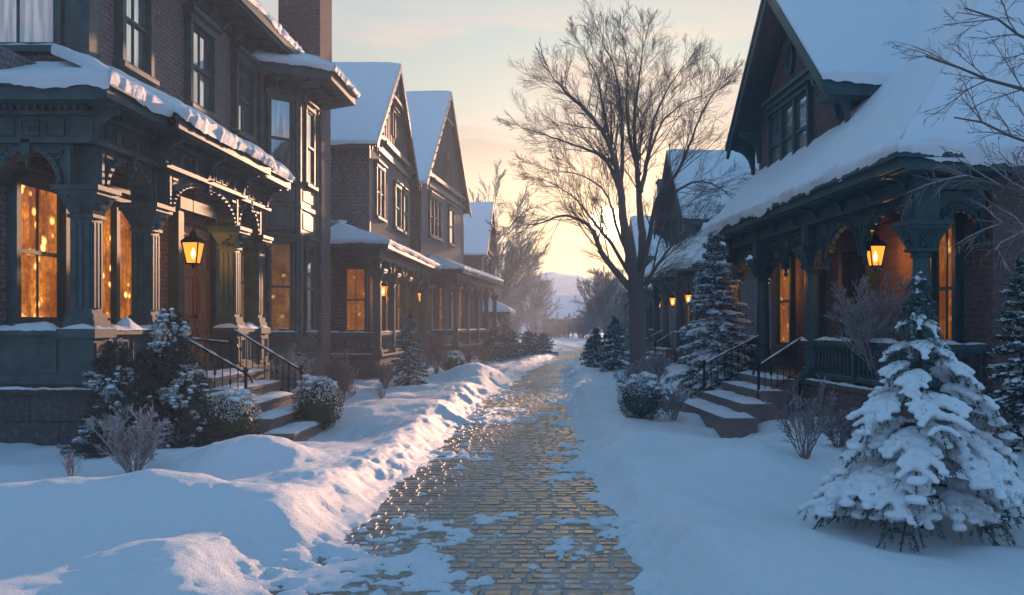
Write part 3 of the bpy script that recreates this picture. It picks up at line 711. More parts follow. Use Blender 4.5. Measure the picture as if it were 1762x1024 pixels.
    balustrade(h, PA(a0), back + .25, po - .25, zf + .05, zf + .72, T, d=-.12, step=.15)
    c = MB(); ev = .32
    c.bx(P, a0 - ev, a1 + ev, zv - .22, zv - .18, back - .2, po + ev - .05)
    c.bx(P, a0 - ev, a1 + ev, zv - .20, zv, po + ev - .06, po + ev); c.bx(PA(a0), back - .2, po + ev - .06, zv - .199, zv - .001, ev - .06, ev)
    c.bx(P, a0, a1, zv - .45, zv - .22, po - .2, po - .03); c.bx(PA(a0), back, po - .2, zv - .45, zv - .22, -.2, -.03)
    c.build('porch_cornice', T, h)
    r = MB(); bk = min(back, -.0) ; hp = (po + ev - bk) * .75
    A = L(a0 - ev, po + ev, zv); B = L(a1 + ev, po + ev, zv); Cc = L(a1 + ev - hp, bk, zpk); Dd = L(a0 - ev + hp, bk, zpk); E = L(a0 - ev, back - .3, zv)
    r.add([A, B, Cc, Dd, E, L(a0 - ev + hp, back - .3, zv + (zpk - zv) * .9), L(a1 + ev, back - .3, zv)], [(0, 1, 2, 3), (0, 3, 5, 4), (1, 6, 2), (4, 5, 3, 2, 6), (0, 4, 6, 1)]); r.build('porch_roof', M['slate'], h)
    s = MB()
    snow_on(s, lambda u, vv: L((a0 - ev + hp * vv) * (1 - u) + (a1 + ev - hp * vv) * u, po + ev + (bk - po - ev) * vv, zv + (zpk - zv) * vv), int((a1 - a0) / .12), 12, .13, .06, seed + 4, .06, 2.6, False, .06)
    pk = L(a0 - ev + hp, bk - .0, zpk); bb = L(a0 - ev, back - .3, zv)
    snow_on(s, lambda u, vv: bb.lerp(A, u).lerp(L(a0 - ev + hp, back * .4, zpk).lerp(pk, u), vv), 30, 12, .13, .05, seed + 5, .05, 2.6, False, .05)
    s.build('porch_roof_snow', M['snow'], h, smooth=True)
    return h
pO = lambda o: (lambda F: F.PO(o)); pA = lambda a: (lambda F: F.PA(a))
kw = dict(proud=.1, cas=.09)
gable_house('grey shingled house with steep snowy gable and long porch, second along the left', (-6.95, 32.2, 0), 0, 8.6, 8.75, 12.55, 8, M['brick_g'], M['slate'],
    (-3.2, 8.7, 1.05, .85, 3.62, 4.5, [-3.05, -.6, 1.9, 4.4, 6.6, 8.55], -1.0, 5.35),
    [(pO(0), .9, 2.2, 5.9, 7.75, 'glass', dict(proud=.12, mulls=(.5,), snow=True)), (pO(0), 4.6, 5.7, 5.9, 7.6, 'glass', dict(proud=.12, snow=True)), (pO(0), 6.6, 7.6, 5.9, 7.6, 'glass', kw),
     (pA(0), -.85, -.12, 1.55, 3.9, 'glow2', dict(proud=.1, cas=.07, bars=(.5,))), (pO(0), .7, 1.7, 1.5, 3.7, 'glow3', kw), (pO(0), 2.6, 3.5, 1.5, 3.7, 'glow3', kw), (pO(0), 5.0, 6.0, 1.5, 3.7, 'glow3', kw), (pO(0), 7.0, 7.9, 1.5, 3.7, 'glow2', kw)],
    M['teal2'], seed=11)
lantern((-6.45, 32.2, 2.85), 'small lit lantern hanging at the near end of the long left porch', .62, 60, 'hang', arm=.6)
lantern((-6.2, 39.5, 2.85), 'small lit lantern hanging at the far end of the long left porch', .66, 60, 'hang', arm=.6)
gable_house('brown brick house with a tall snowy gable, third along the left side', (-6.55, 41.6, 0), -R(4.8), 10.3, 8.9, 14.1, 8, M['brick_g'], M['slate'],
    (.9, 13.0, 1.55, .85, 3.62, 4.5, [1.05, 3.9, 6.8, 9.8, 12.85], -.2, 5.25),
    [(pO(0), 1.5, 3.9, 6.2, 8.1, 'glass', dict(proud=.12, mulls=(.33, .66), snow=True)), (pO(0), 6.0, 7.2, 6.2, 8.1, 'glass', kw), (pO(0), 1.6, 2.6, 1.5, 3.8, 'glass', kw), (pO(0), 3.4, 4.4, 1.5, 3.8, 'glow3', kw), (pO(0), 6.4, 7.6, 1.5, 3.8, 'glass', kw), (pO(0), 8.6, 9.6, 1.5, 3.8, 'glow3', kw)],
    M['teal2'], seed=23)
gable_house('small far house with a low snowy porch roof, fourth along the left side', (-5.2, 58.4, 0), 0, 10.4, 6.8, 10.6, 7, M['brick'], M['slate'],
    (1.0, 7.0, 1.5, .35, 2.0, 2.75, [1.15, 3.0, 5.0, 6.85], -.3, 3.9),
    [(pO(0), 2.0, 3.2, 4.6, 6.0, 'glass', kw), (pO(0), 6.0, 7.2, 4.6, 6.0, 'glass', kw), (pO(0), 2.0, 3.0, 1.0, 2.2, 'glow3', kw)],
    M['teal2'], seed=31)

# ------------------------------------------------------------------ right side houses: bell-cast roof over a porch, brick gable above
def bell_house(label, loc, rz, seed=0, near=False, wallm=None, trim=None, chimney=False, zx=0.0, glow='glow2'):
    rng = random.Random(seed); F = Frame(-1); PO, PA, L = F.PO, F.PA, F.L; wallm = wallm or M['brick_r']; T = trim or M['greenp']
    h = thing('gabled_house', label, 'house', loc, rz); P = PO(0); W = -1.2; A1 = 10.2
    w = MB(); w.bx(P, 0, A1, -.5, 4.35, -10, W); w.build('wall', wallm, h)
    f = MB(); f.bx(P, .02, A1 - .05, -.5, .66, W, .02); f.build('foundation', wallm, h)
    f = MB(); f.bx(P, -.03, A1, .66, .75, W, .08); f.build('porch_floor', M['floor'], h)
    snow_cap('porch_edge_snow', P, 0, 4.3, -.02, .09, .75, h, .05, 1)
    zc, zs, zt = 3.32, 3.2, 3.98
    cl = [.0 + .16, 4.5, 7.7, 9.9]
    for a in cl: column(h, PO(0), a, .75 if a != cl[0] else .75, zc, .34, T, rng, -.17, False, near)
    # pedestal blocks between the columns and the entablature above capitals
    e = MB()
    for a in cl: e.bx(P, a - .19, a + .19, zc + .03, zt, -.36, .02); e.bx(P, a - .12, a + .12, zc + .12, zt - .1, .02, .04)
    e.bx(P, -.02, A1, zt - .16, zt + .02, -.34, .025); e.bx(P, -.02, A1, zt - .22, zt - .16, -.3, .05)
    e.bx(PA(0), W, -.35, zt - .16, zt + .02, -.3, .02); e.build('frieze', T, h)
    def arches(lst, P2):
        for (s0, s1, rs, tz) in lst:
            b = MB(); hw = (s1 - s0) / 2 - .07
            arch_plate(b, P2, s0, s1, tz - .38, zt - .17, rs, -.21, -.13, hw=hw, scal=.055, nsc=10, n=44, trefoil=True)
            arch_ring(b, P2, s0, s1, tz - .38, rs + .02, -.13, -.09, w=.035, hw=hw + .02, beads=15 if near else 0, rb=.025)
            if near:
                for k in range(18):
                    t = PI * (k + .5) / 18; x = (s0 + s1) / 2 - (hw + .10) * math.cos(t); z = tz - .38 + (rs + .10) * math.sin(t)
                    if s0 < x < s1 and z < zt - .2: leafy(b, P2, x, z, -.11, .03, .04, rng, 2, .03)
            b.build('arch', T, h)
    arches([(.36, 2.10, .60, 3.45), (2.18, 3.75, .56, 3.40), (3.82, 4.30, .42, 3.32), (4.7, 6.1, .55, 3.4), (6.15, 7.5, .55, 3.4), (7.9, 9.7, .55, 3.4)], PO(0))
    arches([(W + .05, -.36, .5, 3.4)], PA(0))
    for a in (2.14, 3.785, 6.125): b = MB(); b.lathe(L(a, -.17, 2.98), [(.01, -.14), (.05, -.08), (.025, -.02), (.05, .06), (.035, .14), (.035, 1.0)], 8); b.build('pendant', T, h)
    # soffit and fascia
    c = MB(); ev = .45; zf = 4.03; z1 = 4.24
    c.bx(P, -ev, A1, zf - .01, zf + .03, W - 9, ev - .07); c.bx(P, -ev, A1, zf + .02, z1 - .05, ev - .07, ev); c.bx(P, -ev, A1, z1 - .05, z1 + .03, ev - .05, ev + .07)
    c.bx(PA(0), W - 9, ev - .07, zf + .02, z1 - .051, ev - .07, ev - .001); c.bx(PA(0), W - 9, ev + .069, z1 - .05, z1 + .029, ev - .05, ev + .069)
    for i in range(9): bracket(c, P, .2 + i * 1.2, zf, .03, .34, .22, .07)
    c.build('cornice', T, h)
    # bell-cast roof: z rises with distance t from the eave
    prof = lambda t: z1 + .03 + .93 * t + .065 * t * t
    TT = 5.0; r = MB(); s = MB()
    def front(u, v): t = TT * v; a0 = -ev + t; return L(a0 + (A1 - a0) * u, ev - t, prof(t) - .02)
    def hip(u, v): t = TT * v; o0 = ev - t; o1 = ev - 2 * TT + t; return L(-ev + t, o1 + (o0 - o1) * u, prof(t) - .02)
    def backf(u, v): t = TT * v; a0 = -ev + t; return L(a0 + (A1 - a0) * u, ev - 2 * TT + t, prof(t) - .02)
    for fn in (front, hip, backf): grid(r, fn, 8, 12)
    gable = [L(A1, ev - TT * i / 12, prof(TT * i / 12) - .02) for i in range(13)] + [L(A1, ev - 2 * TT + TT * i / 12, prof(TT * i / 12) - .02) for i in range(11, -1, -1)]
    r.prism(gable, L(A1 - .06, 0, 0) - L(A1, 0, 0)); r.build('roof', M['soffit'], h)
    k = 1 if near else .4
    snow_on(s, front, int(300 * k), int(70 * k), .26, .06, seed, .17, 2.6, False, .09); snow_on(s, hip, int(260 * k), int(60 * k), .26, .06, seed + 1, .17, 2.6, False, .09)
    if not near: snow_on(s, backf, 20, 8, .2, .05, seed + 1, .05, 1, False, .05)
    s.build('roof_snow', M['snow_fine'], h, smooth=True)
    # upper brick gable wing
    G0, G1, GO = 4.95, 10.3, -.9; ze, za, ovh = 6.62, 9.75 + zx, .6; am = (G0 + G1) / 2; e2 = .75
    w = MB(); w.bx(P, G0, G1, 4.6, ze + .3, -7, GO); w.prism([L(G0, GO, ze + .3), L(G1, GO, ze + .3), L(am, GO, za - .35)], L(0, -7, 0) - L(0, GO, 0)); w.build('gable_wall', wallm, h)
    r = MB(); am0, am1 = G0 - e2, G1 + e2
    for A in (am0, am1): slab(r, [L(A, GO + ovh, ze), L(am, GO + ovh, za), L(am, -7.5, za), L(A, -7.5, ze)], .10)
    r.build('gable_roof', M['soffit'], h)
    v = MB()
    for A in (am0, am1):
        v.prism([L(A, GO + ovh, ze + .03), L(am, GO + ovh, za + .03), L(am, GO + ovh, za - .34), L(A, GO + ovh, ze - .30)], L(0, .07, 0) - L(0, 0, 0))
        v.prism([L(A, GO + ovh + .07, ze + .03), L(am, GO + ovh + .07, za + .03), L(am, GO + ovh + .07, za - .10), L(A, GO + ovh + .07, ze - .08)], L(0, .04, 0) - L(0, 0, 0))
    v.build('verge_board', T, h)
    c = MB(); c.bx(PA(G0), -6.9, GO + ovh, ze - .30, ze - .02, e2 - .10, e2 - .02); c.bx(PA(G0), -6.9, GO + ovh - .1, ze - .32, ze - .28, 0, e2 - .1)
    c.bx(PO(GO), am - 1.95, am + 1.6, 7.18, 7.34, .0, .16); c.bx(PO(GO), am - 2.1, am + 1.75, 7.34, 7.42, .0, .24); c.bx(PO(GO), G0, G0 + .05, 5, ze, 0, .03)
    for a in (G0 - .45, G1 + .40): bracket(c, PO(GO), a, ze - .02, -.0, ovh - .05, .75, .13)
    for a in (G0 + .12, G1 - .12): bracket(c, PO(GO), a, ze + .25, .0, ovh - .05, .8, .14)
    for o in (-1.5, -2.6): bracket(c, PA(G0), o, ze - .3, 0, e2 - .15, .3, .1)
    c.build('eave_board', T, h)
    s = MB()
    for A, sg in ((am0, 0), (am1, 1)):
        snow_on(s, lambda u, vv, A=A: L(A + (am - A) * vv, GO + ovh + .08 - 6.6 * u, ze + .03 + (za - ze) * vv), int(150 * k), int(50 * k), .15, .04, seed + 7 + sg, .07, 2.4, True, .06)
    s.build('gable_roof_snow', M['snow_fine'], h, smooth=True)
    window(h, PO(GO), 6.55, 9.15, 5.45, 7.05, T, M['glass'], mulls=(.333, .666), proud=.12, hood=.06, bars=())
    q = MB(); c0 = PO(GO)(am + .2, 8.05, .03); ring = []
    for (rr, dd) in ((.30, .09), (.22, .09), (.22, .0), (.30, .0)): ring.append([PO(GO)(am + .15 + rr * .8 * math.cos(t * PI / 12), 8.1 + rr * 1.25 * math.sin(t * PI / 12), dd) for t in range(24)])
    vs = sum(ring, []); q.add(vs, [(j * 24 + i, j * 24 + (i + 1) % 24, ((j + 1) % 4) * 24 + (i + 1) % 24, ((j + 1) % 4) * 24 + i) for j in range(4) for i in range(24)])
    rw = q.build('round_window', T, h); q = MB(); q.prism([PO(GO)(am + .15 + .18 * math.cos(t * PI / 12), 8.1 + .28 * math.sin(t * PI / 12), .01) for t in range(24)], PO(GO)(0, 0, .03) - PO(GO)(0, 0, .01)); q.build('pane', M['glass'], rw)
    # windows and door behind the porch
    window(h, PO(W), .92, 1.56, 1.3, 3.5, T, M[glow], proud=.14, bars=(.5,)); window(h, PO(W), 6.62, 7.35, 1.3, 3.5, T, M[glow], proud=.12); window(h, PO(W), 8.5, 9.45, 1.3, 3.5, T, M[glow], proud=.12)
    d = MB(); P2 = PO(W)
    for (a, b) in ((3.8, 3.98), (5.1, 5.28)): d.bx(P2, a, b, .75, 3.45, 0, .2)
    d.bx(P2, 3.8, 5.28, 3.3, 3.6, .0, .22); fr = d.build('door_surround', T, h)
    d = MB(); d.bx(P2, 4.0, 5.08, .76, 3.28, .01, .05)
    for (a, b) in ((1.0, 1.8), (2.0, 3.1)):
        for (s0, s1) in ((4.1, 4.48), (4.6, 4.98)): d.bx(P2, s0, s1, a, b, .05, .075)
    dd = d.build('door', M['wood'] if not near else M['barkd'], h); kn = MB(); kn.lathe(P2(4.95, 1.8, .1), [(.01, -.03), (.03, 0), (.01, .03)], 6); kn.build('door_handle', M['iron'], dd)
    # balustrades
    for (s0, s1) in ((.36, 2.42), (2.56, 4.3)): balustrade(h, PO(0), s0, s1, .80, 1.52, T, d=-.17, step=.165)
    b = MB(); b.bx(PO(0), 2.42, 2.56, .75, 1.56, -.24, -.10); b.build('newel', T, h)
    balustrade(h, PO(0), 7.9, 9.7, .80, 1.52, T, d=-.17, step=.2, snow=near)
    balustrade(h, PA(0), W - .0, -.36, .80, 1.52, T, d=-.17, step=.165)
    for a in (.16, 4.5, 7.7): snow_cap('newel_snow', PO(0), a - .22, a + .22, -.0, .1, 1.5, h, .08, a)
    if chimney:
        ch = MB(); ch.bx(P, 7.2, 8.4, 8.0, 12.3, -3.2, -2.3); ch.bx(P, 7.1, 8.5, 12.3, 12.5, -3.3, -2.2); ch.build('chimney', M['brick_r'], h)
    if near:
        downpipe(h, [L(9.85, .40, 4.0), L(9.85, .2, 3.7), L(9.85, .02, 3.4), L(9.85, .02, .8)], T)
    steps(h, F, [(3.1, 6.9, 2.0, 1.4, .12), (3.6, 7.0, 1.5, .95, .33), (4.15, 7.1, 1.0, .5, .53), (4.6, 7.3, .55, .09, .72)], -.2, M['step'], seed=seed)
    stair_rail(h, F, (4.55, .05, 1.55), (4.4, .98, 1.0), 0, .30, M['iron'], 7); stair_rail(h, F, (7.35, .05, 1.55), (7.25, 1.35, .92), 0, .1, M['iron'], 8)
    return h
bell_house('large brick house with sweeping snowy roof over a carved porch, nearest on the right', (5.24, 13.1, 0), R(5), 50, near=True)
lantern((5.64, 15.9, 2.86), 'bright lantern on a curled iron bracket beside the dark doorway of the right porch', .60, 75, 'wall', side=-1, arm=.75)
lantern((5.0, 21.6, 2.80), 'small sconce lantern at the far end of the right porch above the stair rail', .42, 60, 'hang', arm=.7)
bell_house('second house on the right, snowy gable rising behind the tall bare tree', (5.6, 35.45, 0), R(5), 60, wallm=M['brick'], trim=M['teal2'], zx=.5, glow='glow3')
for i, (x, y) in enumerate(((5.05, 45.9), (5.2, 41.3), (5.35, 37.2))):
    lantern((x, y, 2.72), ('small glowing porch lamp farthest left of three beyond the bare tree', 'small glowing porch lamp in the middle of three beyond the bare tree', 'small glowing porch lamp nearest the tall fir, right of three')[i], .6, 55, 'hang', arm=.6)
bell_house('third right house, snow roof and chimney seen through the bare tree', (5.3, 57.5, 0), R(3), 70, wallm=M['brick'], trim=M['teal2'], chimney=True, glow='glow3')

# ------------------------------------------------------------------ terrain: snow ground and cobbled lane
_rs = np.random.RandomState(7); _T = _rs.rand(256, 256)
def vnoise(x, y):
    xi = np.floor(x).astype(int); yi = np.floor(y).astype(int); fx = x - xi; fy = y - yi
    fx = fx * fx * (3 - 2 * fx); fy = fy * fy * (3 - 2 * fy); a = _T[xi & 255, yi & 255]; b = _T[(xi + 1) & 255, yi & 255]; c = _T[xi & 255, (yi + 1) & 255]; d = _T[(xi + 1) & 255, (yi + 1) & 255]
    return (a * (1 - fx) + b * fx) * (1 - fy) + (c * (1 - fx) + d * fx) * fy
def fbm(x, y, o=4):
    s = 0; a = .5; t = 0
    for i in range(o): s = s + a * vnoise(x * 2 ** i + 17 * i, y * 2 ** i + 31 * i); t += a; a *= .5
    return s / t
YT = [-60, 2, 7.3, 11, 17.5, 25, 37, 50, 60, 75, 100, 140]
XL = [-2.6, -2.2, -1.88, -1.72, -1.90, -1.75, -1.22, -.55, .15, 1.8, 6, 14]
XR = [1.0, .75, .48, .25, .05, -.02, -.08, .55, 1.3, 3.0, 7.4, 15.6]
def sstep(a, b, x): t = np.clip((x - a) / (b - a), 0, 1); return t * t * (3 - 2 * t)
def gauss(x, y, cx, cy, sx, sy, h): return h * np.exp(-((x - cx) / sx) ** 2 - ((y - cy) / sy) ** 2)
MOUNDS = [(-3.75, 11.2, .75, .9, .36), (-4.9, 11.6, .9, .8, .16), (-3.7, 8.3, 1.2, .75, .38), (-5.2, 7.8, 1.0, .8, .28), (-2.9, 9.6, .6, .6, .14), (2.55, 11.2, 1.0, .9, .26), (3.9, 9.4, 1.2, .9, .10), (-3.2, 18.8, 1.0, 1.4, .24),
          (-2.9, 24.0, .7, 1.3, .18), (-2.9, 29.0, .8, 1.2, .42), (-2.6, 21.5, .6, .9, .16), (1.1, 24.0, .9, 2, .16), (1.4, 12.9, .7, .6, .08), (-2.5, 14.3, .5, 1.0, .12), (1.2, 7.0, .8, .9, .16), (4.2, 5.6, 1.2, .5, .1)]
def height(x, y):
    x = np.asarray(x, float); y = np.asarray(y, float)
    wig = (fbm(x * .9 + 5, y * .9, 3) - .5) * .5
    l = np.interp(y, YT, XL); r = np.interp(y, YT, XR)
    dist = np.maximum(l - x, x - r) + wig * 1.1 + (fbm(x * 5, y * 5 + 70, 3) - .5) * .08               # >0 outside the lane
    side = x < (l + r) / 2
    bank = sstep(-.05, .75, dist)
    yard = .02 + (fbm(x * .35, y * .3, 3) - .5) * .30 + (fbm(x * 1.3 + 9, y * .9, 3) - .5) * .17
    ridge = np.exp(-((dist - .65) / .42) ** 2) * (.015 + .10 * fbm(x * .9, y * .6, 3)) * np.where(side, .9, .9)
    near_bank = np.exp(-(np.clip(dist - .45, 0, 9) / .95) ** 2)
    lump = (fbm(x * 4.1, y * 5.0, 4) - .5) * .02 + (fbm(x * 12, y * 12, 3) - .5) * .06
    lump = lump * (.25 + 1.1 * sstep(.35, .65, fbm(x * .9 + 60, y * .7, 2))) + (fbm(x * 1.2 + 31, y * .7, 4) - .5) * .16
    z = yard + ridge + near_bank * lump * np.where(side, 1.0, .75)
    for m in MOUNDS: z = z + gauss(x, y, *m) * bank
    # drifts rippled by wind
    z = z + .045 * np.sin((y * 1.5 + x * .55 + 2.6 * fbm(x * .6, y * .6, 2)) * 2.1) * sstep(.8, 2.2, dist) * sstep(6, 12, y)
    # trampled hollow before both stairs, brick walk on the right, bare hollow below the spruce
    z = z - gauss(x, y, -3.9, 15.4, .9, 1.4, .22) - gauss(x, y, 2.6, 15.6, .9, 1.6, .26) - gauss(x, y, 3.3, 7.5, 1.0, .6, .10)
    z = z + (fbm(x * 9, y * 9, 4) - .5) * .040 * (.35 + fbm(x * .8, y * .8 + 40, 2))
    walk = sstep(1.55, 1.95, x) * (1 - sstep(3.5, 4.0, x)) * np.exp(-((y - 14.0 - wig * .5) / .42) ** 4)
    z = z * (1 - walk) + walk * (-.235)
    # lane floor with snow patches
    n = fbm(x * .8 + 3, y * .6, 4) * .42 + fbm(x * 2.6, y * 3.4 + 8, 4) * .30 + fbm(x * 9, y * 11 + 8, 3) * .28
    edge = sstep(-.9, -.1, dist) * .10
    near = (1 - sstep(6, 12, y)) * .01
    patch = sstep(.575, .65, n + edge * .6 + near)
    lane = -.200 + patch * (.052 + .022 * fbm(x * 9, y * 9, 3)) + .028 * sstep(.56, .68, fbm(x * 6 + 50, y * 7, 3)) 
    return lane * (1 - bank) + z * bank
def H(x, y): return float(height(np.array([x]), np.array([y]))[0])

def ground_mesh():
    ys = [1.5]
    while ys[-1] < 150: ys.append(ys[-1] * 1.0068 + .004)
    ys = [-60, -30, -10, -3, 0, 1] + ys + [200, 300, 450, 700]
    xs = list(np.arange(-8.0, 7.5, .032)); d = .05; a = -8.0; left = []
    while a > -400: a -= d; d *= 1.12; left.append(a)
    d = .05; a = 7.5; right = []
    while a < 400: a += d; d *= 1.12; right.append(a)
    xs = np.array(left[::-1] + xs + right); ys = np.array(ys)
    X, Y = np.meshgrid(xs, ys); Z = height(X, Y)
    co = np.stack([X, Y, Z], -1).reshape(-1, 3).astype(np.float32); nx = len(xs); ny = len(ys)
    i = np.arange(nx * ny).reshape(ny, nx); q = np.stack([i[:-1, :-1], i[:-1, 1:], i[1:, 1:], i[1:, :-1]], -1).reshape(-1, 4)
    me = bpy.data.meshes.new('snow_ground'); me.vertices.add(len(co)); me.vertices.foreach_set('co', co.ravel())
    me.loops.add(q.size); me.loops.foreach_set('vertex_index', q.ravel().astype(np.int32)); me.polygons.add(len(q)); me.polygons.foreach_set('loop_start', np.arange(0, q.size, 4, dtype=np.int32))
    me.polygons.foreach_set('use_smooth', [True] * len(q)); me.update(calc_edges=True); me.materials.append(M['snow'])
    o = bpy.data.objects.new('snow_ground', me); COL.objects.link(o); tag(o, kind='structure')
ground_mesh()
def lane():
    rng = random.Random(9); mb = MB()
    y = 3.2
    while y < 80:
        rh = rng.uniform(.135, .185) if y < 30 else .26; l = float(np.interp(y, YT, XL)) - .5; r = float(np.interp(y, YT, XR)) + .5; x = l + rng.uniform(-.3, 0)
        while x < r:
            wdt = rng.uniform(.15, .30) * (1 if y < 30 else 1.5); z = -.1555 + rng.uniform(-.0035, .0035); tl = [rng.uniform(-.0025, .0025) for _ in range(4)]
            x0, x1, y0, y1 = x + .003, x + wdt - .005, y + .003, y + rh - .006; b = .024
            j = lambda: rng.uniform(-.009, .009)
            base = [(x0 + j(), y0 + j(), z - .06), (x1 + j(), y0 + j(), z - .06), (x1 + j(), y1 + j(), z - .06), (x0 + j(), y1 + j(), z - .06)]
            mid = [(p[0], p[1], z - .020) for p in base]
            top = [(base[0][0] + b, base[0][1] + b, z + tl[0]), (base[1][0] - b, base[1][1] + b, z + tl[1]), (base[2][0] - b, base[2][1] - b, z + tl[2]), (base[3][0] + b, base[3][1] - b, z + tl[3])]
            mb.add(base + mid + top, [(0, 1, 5, 4), (1, 2, 6, 5), (2, 3, 7, 6), (3, 0, 4, 7), (4, 5, 9, 8), (5, 6, 10, 9), (6, 7, 11, 10), (7, 4, 8, 11), (8, 9, 10, 11)])
            x += wdt
        y += rh
    st = mb.build('cobbled_lane', M['cobble'], smooth=False, recalc=False); tag(st, kind='structure')
    b = MB(); n = 60
    for i in range(n):
        pass
    ys = [3, 8, 14, 20, 28, 38, 50, 60, 80]
    vs = []
    for yy in ys: vs += [(float(np.interp(yy, YT, XL)) - .7, yy, -.1610), (float(np.interp(yy, YT, XR)) + .7, yy, -.1610)]
    b.add(vs, [(2 * i, 2 * i + 1, 2 * i + 3, 2 * i + 2) for i in range(len(ys) - 1)]); tag(b.build('lane_bed', M['joint']), kind='structure')
    # brick walk to the right-hand steps
    mb = MB(); rng = random.Random(2)
    for i in range(24):
        for k in range(10):
            x0 = 1.5 + i * .115; y0 = 13.45 + k * .125; z = -.15 + rng.uniform(-.006, .006)
            mb.hexa([(x0 + .004, y0 + .004, z - .05), (x0 + .108, y0 + .004, z - .05), (x0 + .108, y0 + .118, z - .05), (x0 + .004, y0 + .118, z - .05), (x0 + .008, y0 + .008, z), (x0 + .104, y0 + .008, z), (x0 + .104, y0 + .114, z), (x0 + .008, y0 + .114, z)])
    tag(mb.build('brick_walk', M['found']), kind='structure')
lane()

# ------------------------------------------------------------------ plants
def rot_about(v, ax, ang): return Matrix.Rotation(ang, 3, ax) @ v
def grow(mb, p, d, ln, r, depth, rng, nch=4, spread=.7, up=.25, taper=.55, sides=4, wig=.18, seg=4, start=.25, minr=.003, lenk=.62):
    pts = [Vector(p)]; dd = Vector(d).normalized(); rr = [r]
    for i in range(seg):
        dd = (dd + Vector((rng.uniform(-1, 1), rng.uniform(-1, 1), rng.uniform(-1, 1))) * wig + Vector((0, 0, up * .25))).normalized()
        pts.append(pts[-1] + dd * ln / seg); rr.append(max(minr, r * (1 - (1 - taper) * (i + 1) / seg)))
    mb.tube(pts, rr, sides if depth > 1 else 3, cap=False)
    if depth <= 0: return
    for k in range(nch):
        t = start + (1 - start) * (k + rng.random()) / nch; i = min(seg - 1, int(t * seg)); f = t * seg - i
        q = pts[i].lerp(pts[i + 1], f); base = (pts[i + 1] - pts[i]).normalized(); ax = base.orthogonal().normalized(); ax = rot_about(ax, base, rng.uniform(0, 2 * PI))
        nd = rot_about(base, ax, spread * rng.uniform(.6, 1.2)); rq = rr[i] * (1 - f) + rr[i + 1] * f
        grow(mb, q, nd, ln * lenk * rng.uniform(.7, 1.15) * (1.1 - .45 * t), max(minr, rq * .62), depth - 1, rng, nch, spread, up, taper, sides, wig, max(2, seg - 1), start * .8, minr, lenk)

def bare_shrub(label, loc, h, w, n=12, depth=3, nch=4, r=.014, mat='frostb', seed=0, group=None, cat='shrub', minr=.003, spread=.55, lean=1.0, zoff=0, name='bare_shrub', snowbits=0):
    rng = random.Random(seed); t = thing(name, label, cat, (loc[0], loc[1], (H(loc[0], loc[1]) - .04) if len(loc) < 3 else loc[2]), rng.uniform(0, 6), group)
    a = MB(); b = MB()
    for i in range(n):
        ang = 2 * PI * (i + rng.random() * .8) / n; out = rng.uniform(.15, 1) * w / h * lean
        d = Vector((math.cos(ang) * out, math.sin(ang) * out, 1)).normalized(); ln = h * rng.uniform(.7, 1.0) * .78
        p0 = Vector((math.cos(ang) * .05 * w, math.sin(ang) * .05 * w, 0)); pts = [p0]; dd = d.copy(); seg = 5; rr = [r]
        for k in range(seg):
            dd = (dd + Vector((rng.uniform(-1, 1), rng.uniform(-1, 1), rng.uniform(-.6, .8))) * .14).normalized(); pts.append(pts[-1] + dd * ln / seg); rr.append(max(minr, r * (1 - .65 * (k + 1) / seg)))
        a.tube(pts, rr, 5, cap=False)
        for k in range(nch + 2):
            tt = .18 + .82 * (k + rng.random()) / (nch + 2); q = min(seg - 1, int(tt * seg)); f = tt * seg - q; P0 = pts[q].lerp(pts[q + 1], f); bs = (pts[q + 1] - pts[q]).normalized()
            ax = rot_about(bs.orthogonal().normalized(), bs, rng.uniform(0, 6.28)); nd = rot_about(bs, ax, spread * rng.uniform(.7, 1.3))
            grow(b, P0, nd, ln * .42 * rng.uniform(.6, 1.1) * (1.15 - .5 * tt), max(minr, rr[q] * .6), depth - 1, rng, nch, spread, .3, .5, 4, .2, 3, .2, minr, .6)
    a.build('stem', M[mat], t, recalc=False); b.build('twigs', M[mat], t, recalc=False); return t

ICO = None
def lump(mb, c, rx, ry, rz, seed=0, amp=.25, sub=2, rot=None, fr=1.4):
    bm = bmesh.new(); bmesh.ops.create_icosphere(bm, subdivisions=sub, radius=1); vs = []
    for v in bm.verts:
        p = v.co; k = 1 + amp * nz(p.x * fr + seed * 3.1, p.y * fr + seed, p.z * fr); q = Vector((p.x * rx * k, p.y * ry * k, p.z * rz * k))
        if rot: q = rot @ q
        vs.append(q + Vector(c))
    mb.add(vs, [tuple(x.index for x in f.verts) for f in bm.faces]); bm.free()

def remesh(o, vox, smooth=3):
    m = o.modifiers.new('remesh', 'REMESH'); m.mode = 'VOXEL'; m.voxel_size = vox; m.use_smooth_shade = True
    if smooth: s = o.modifiers.new('smooth', 'SMOOTH'); s.factor = .6; s.iterations = smooth

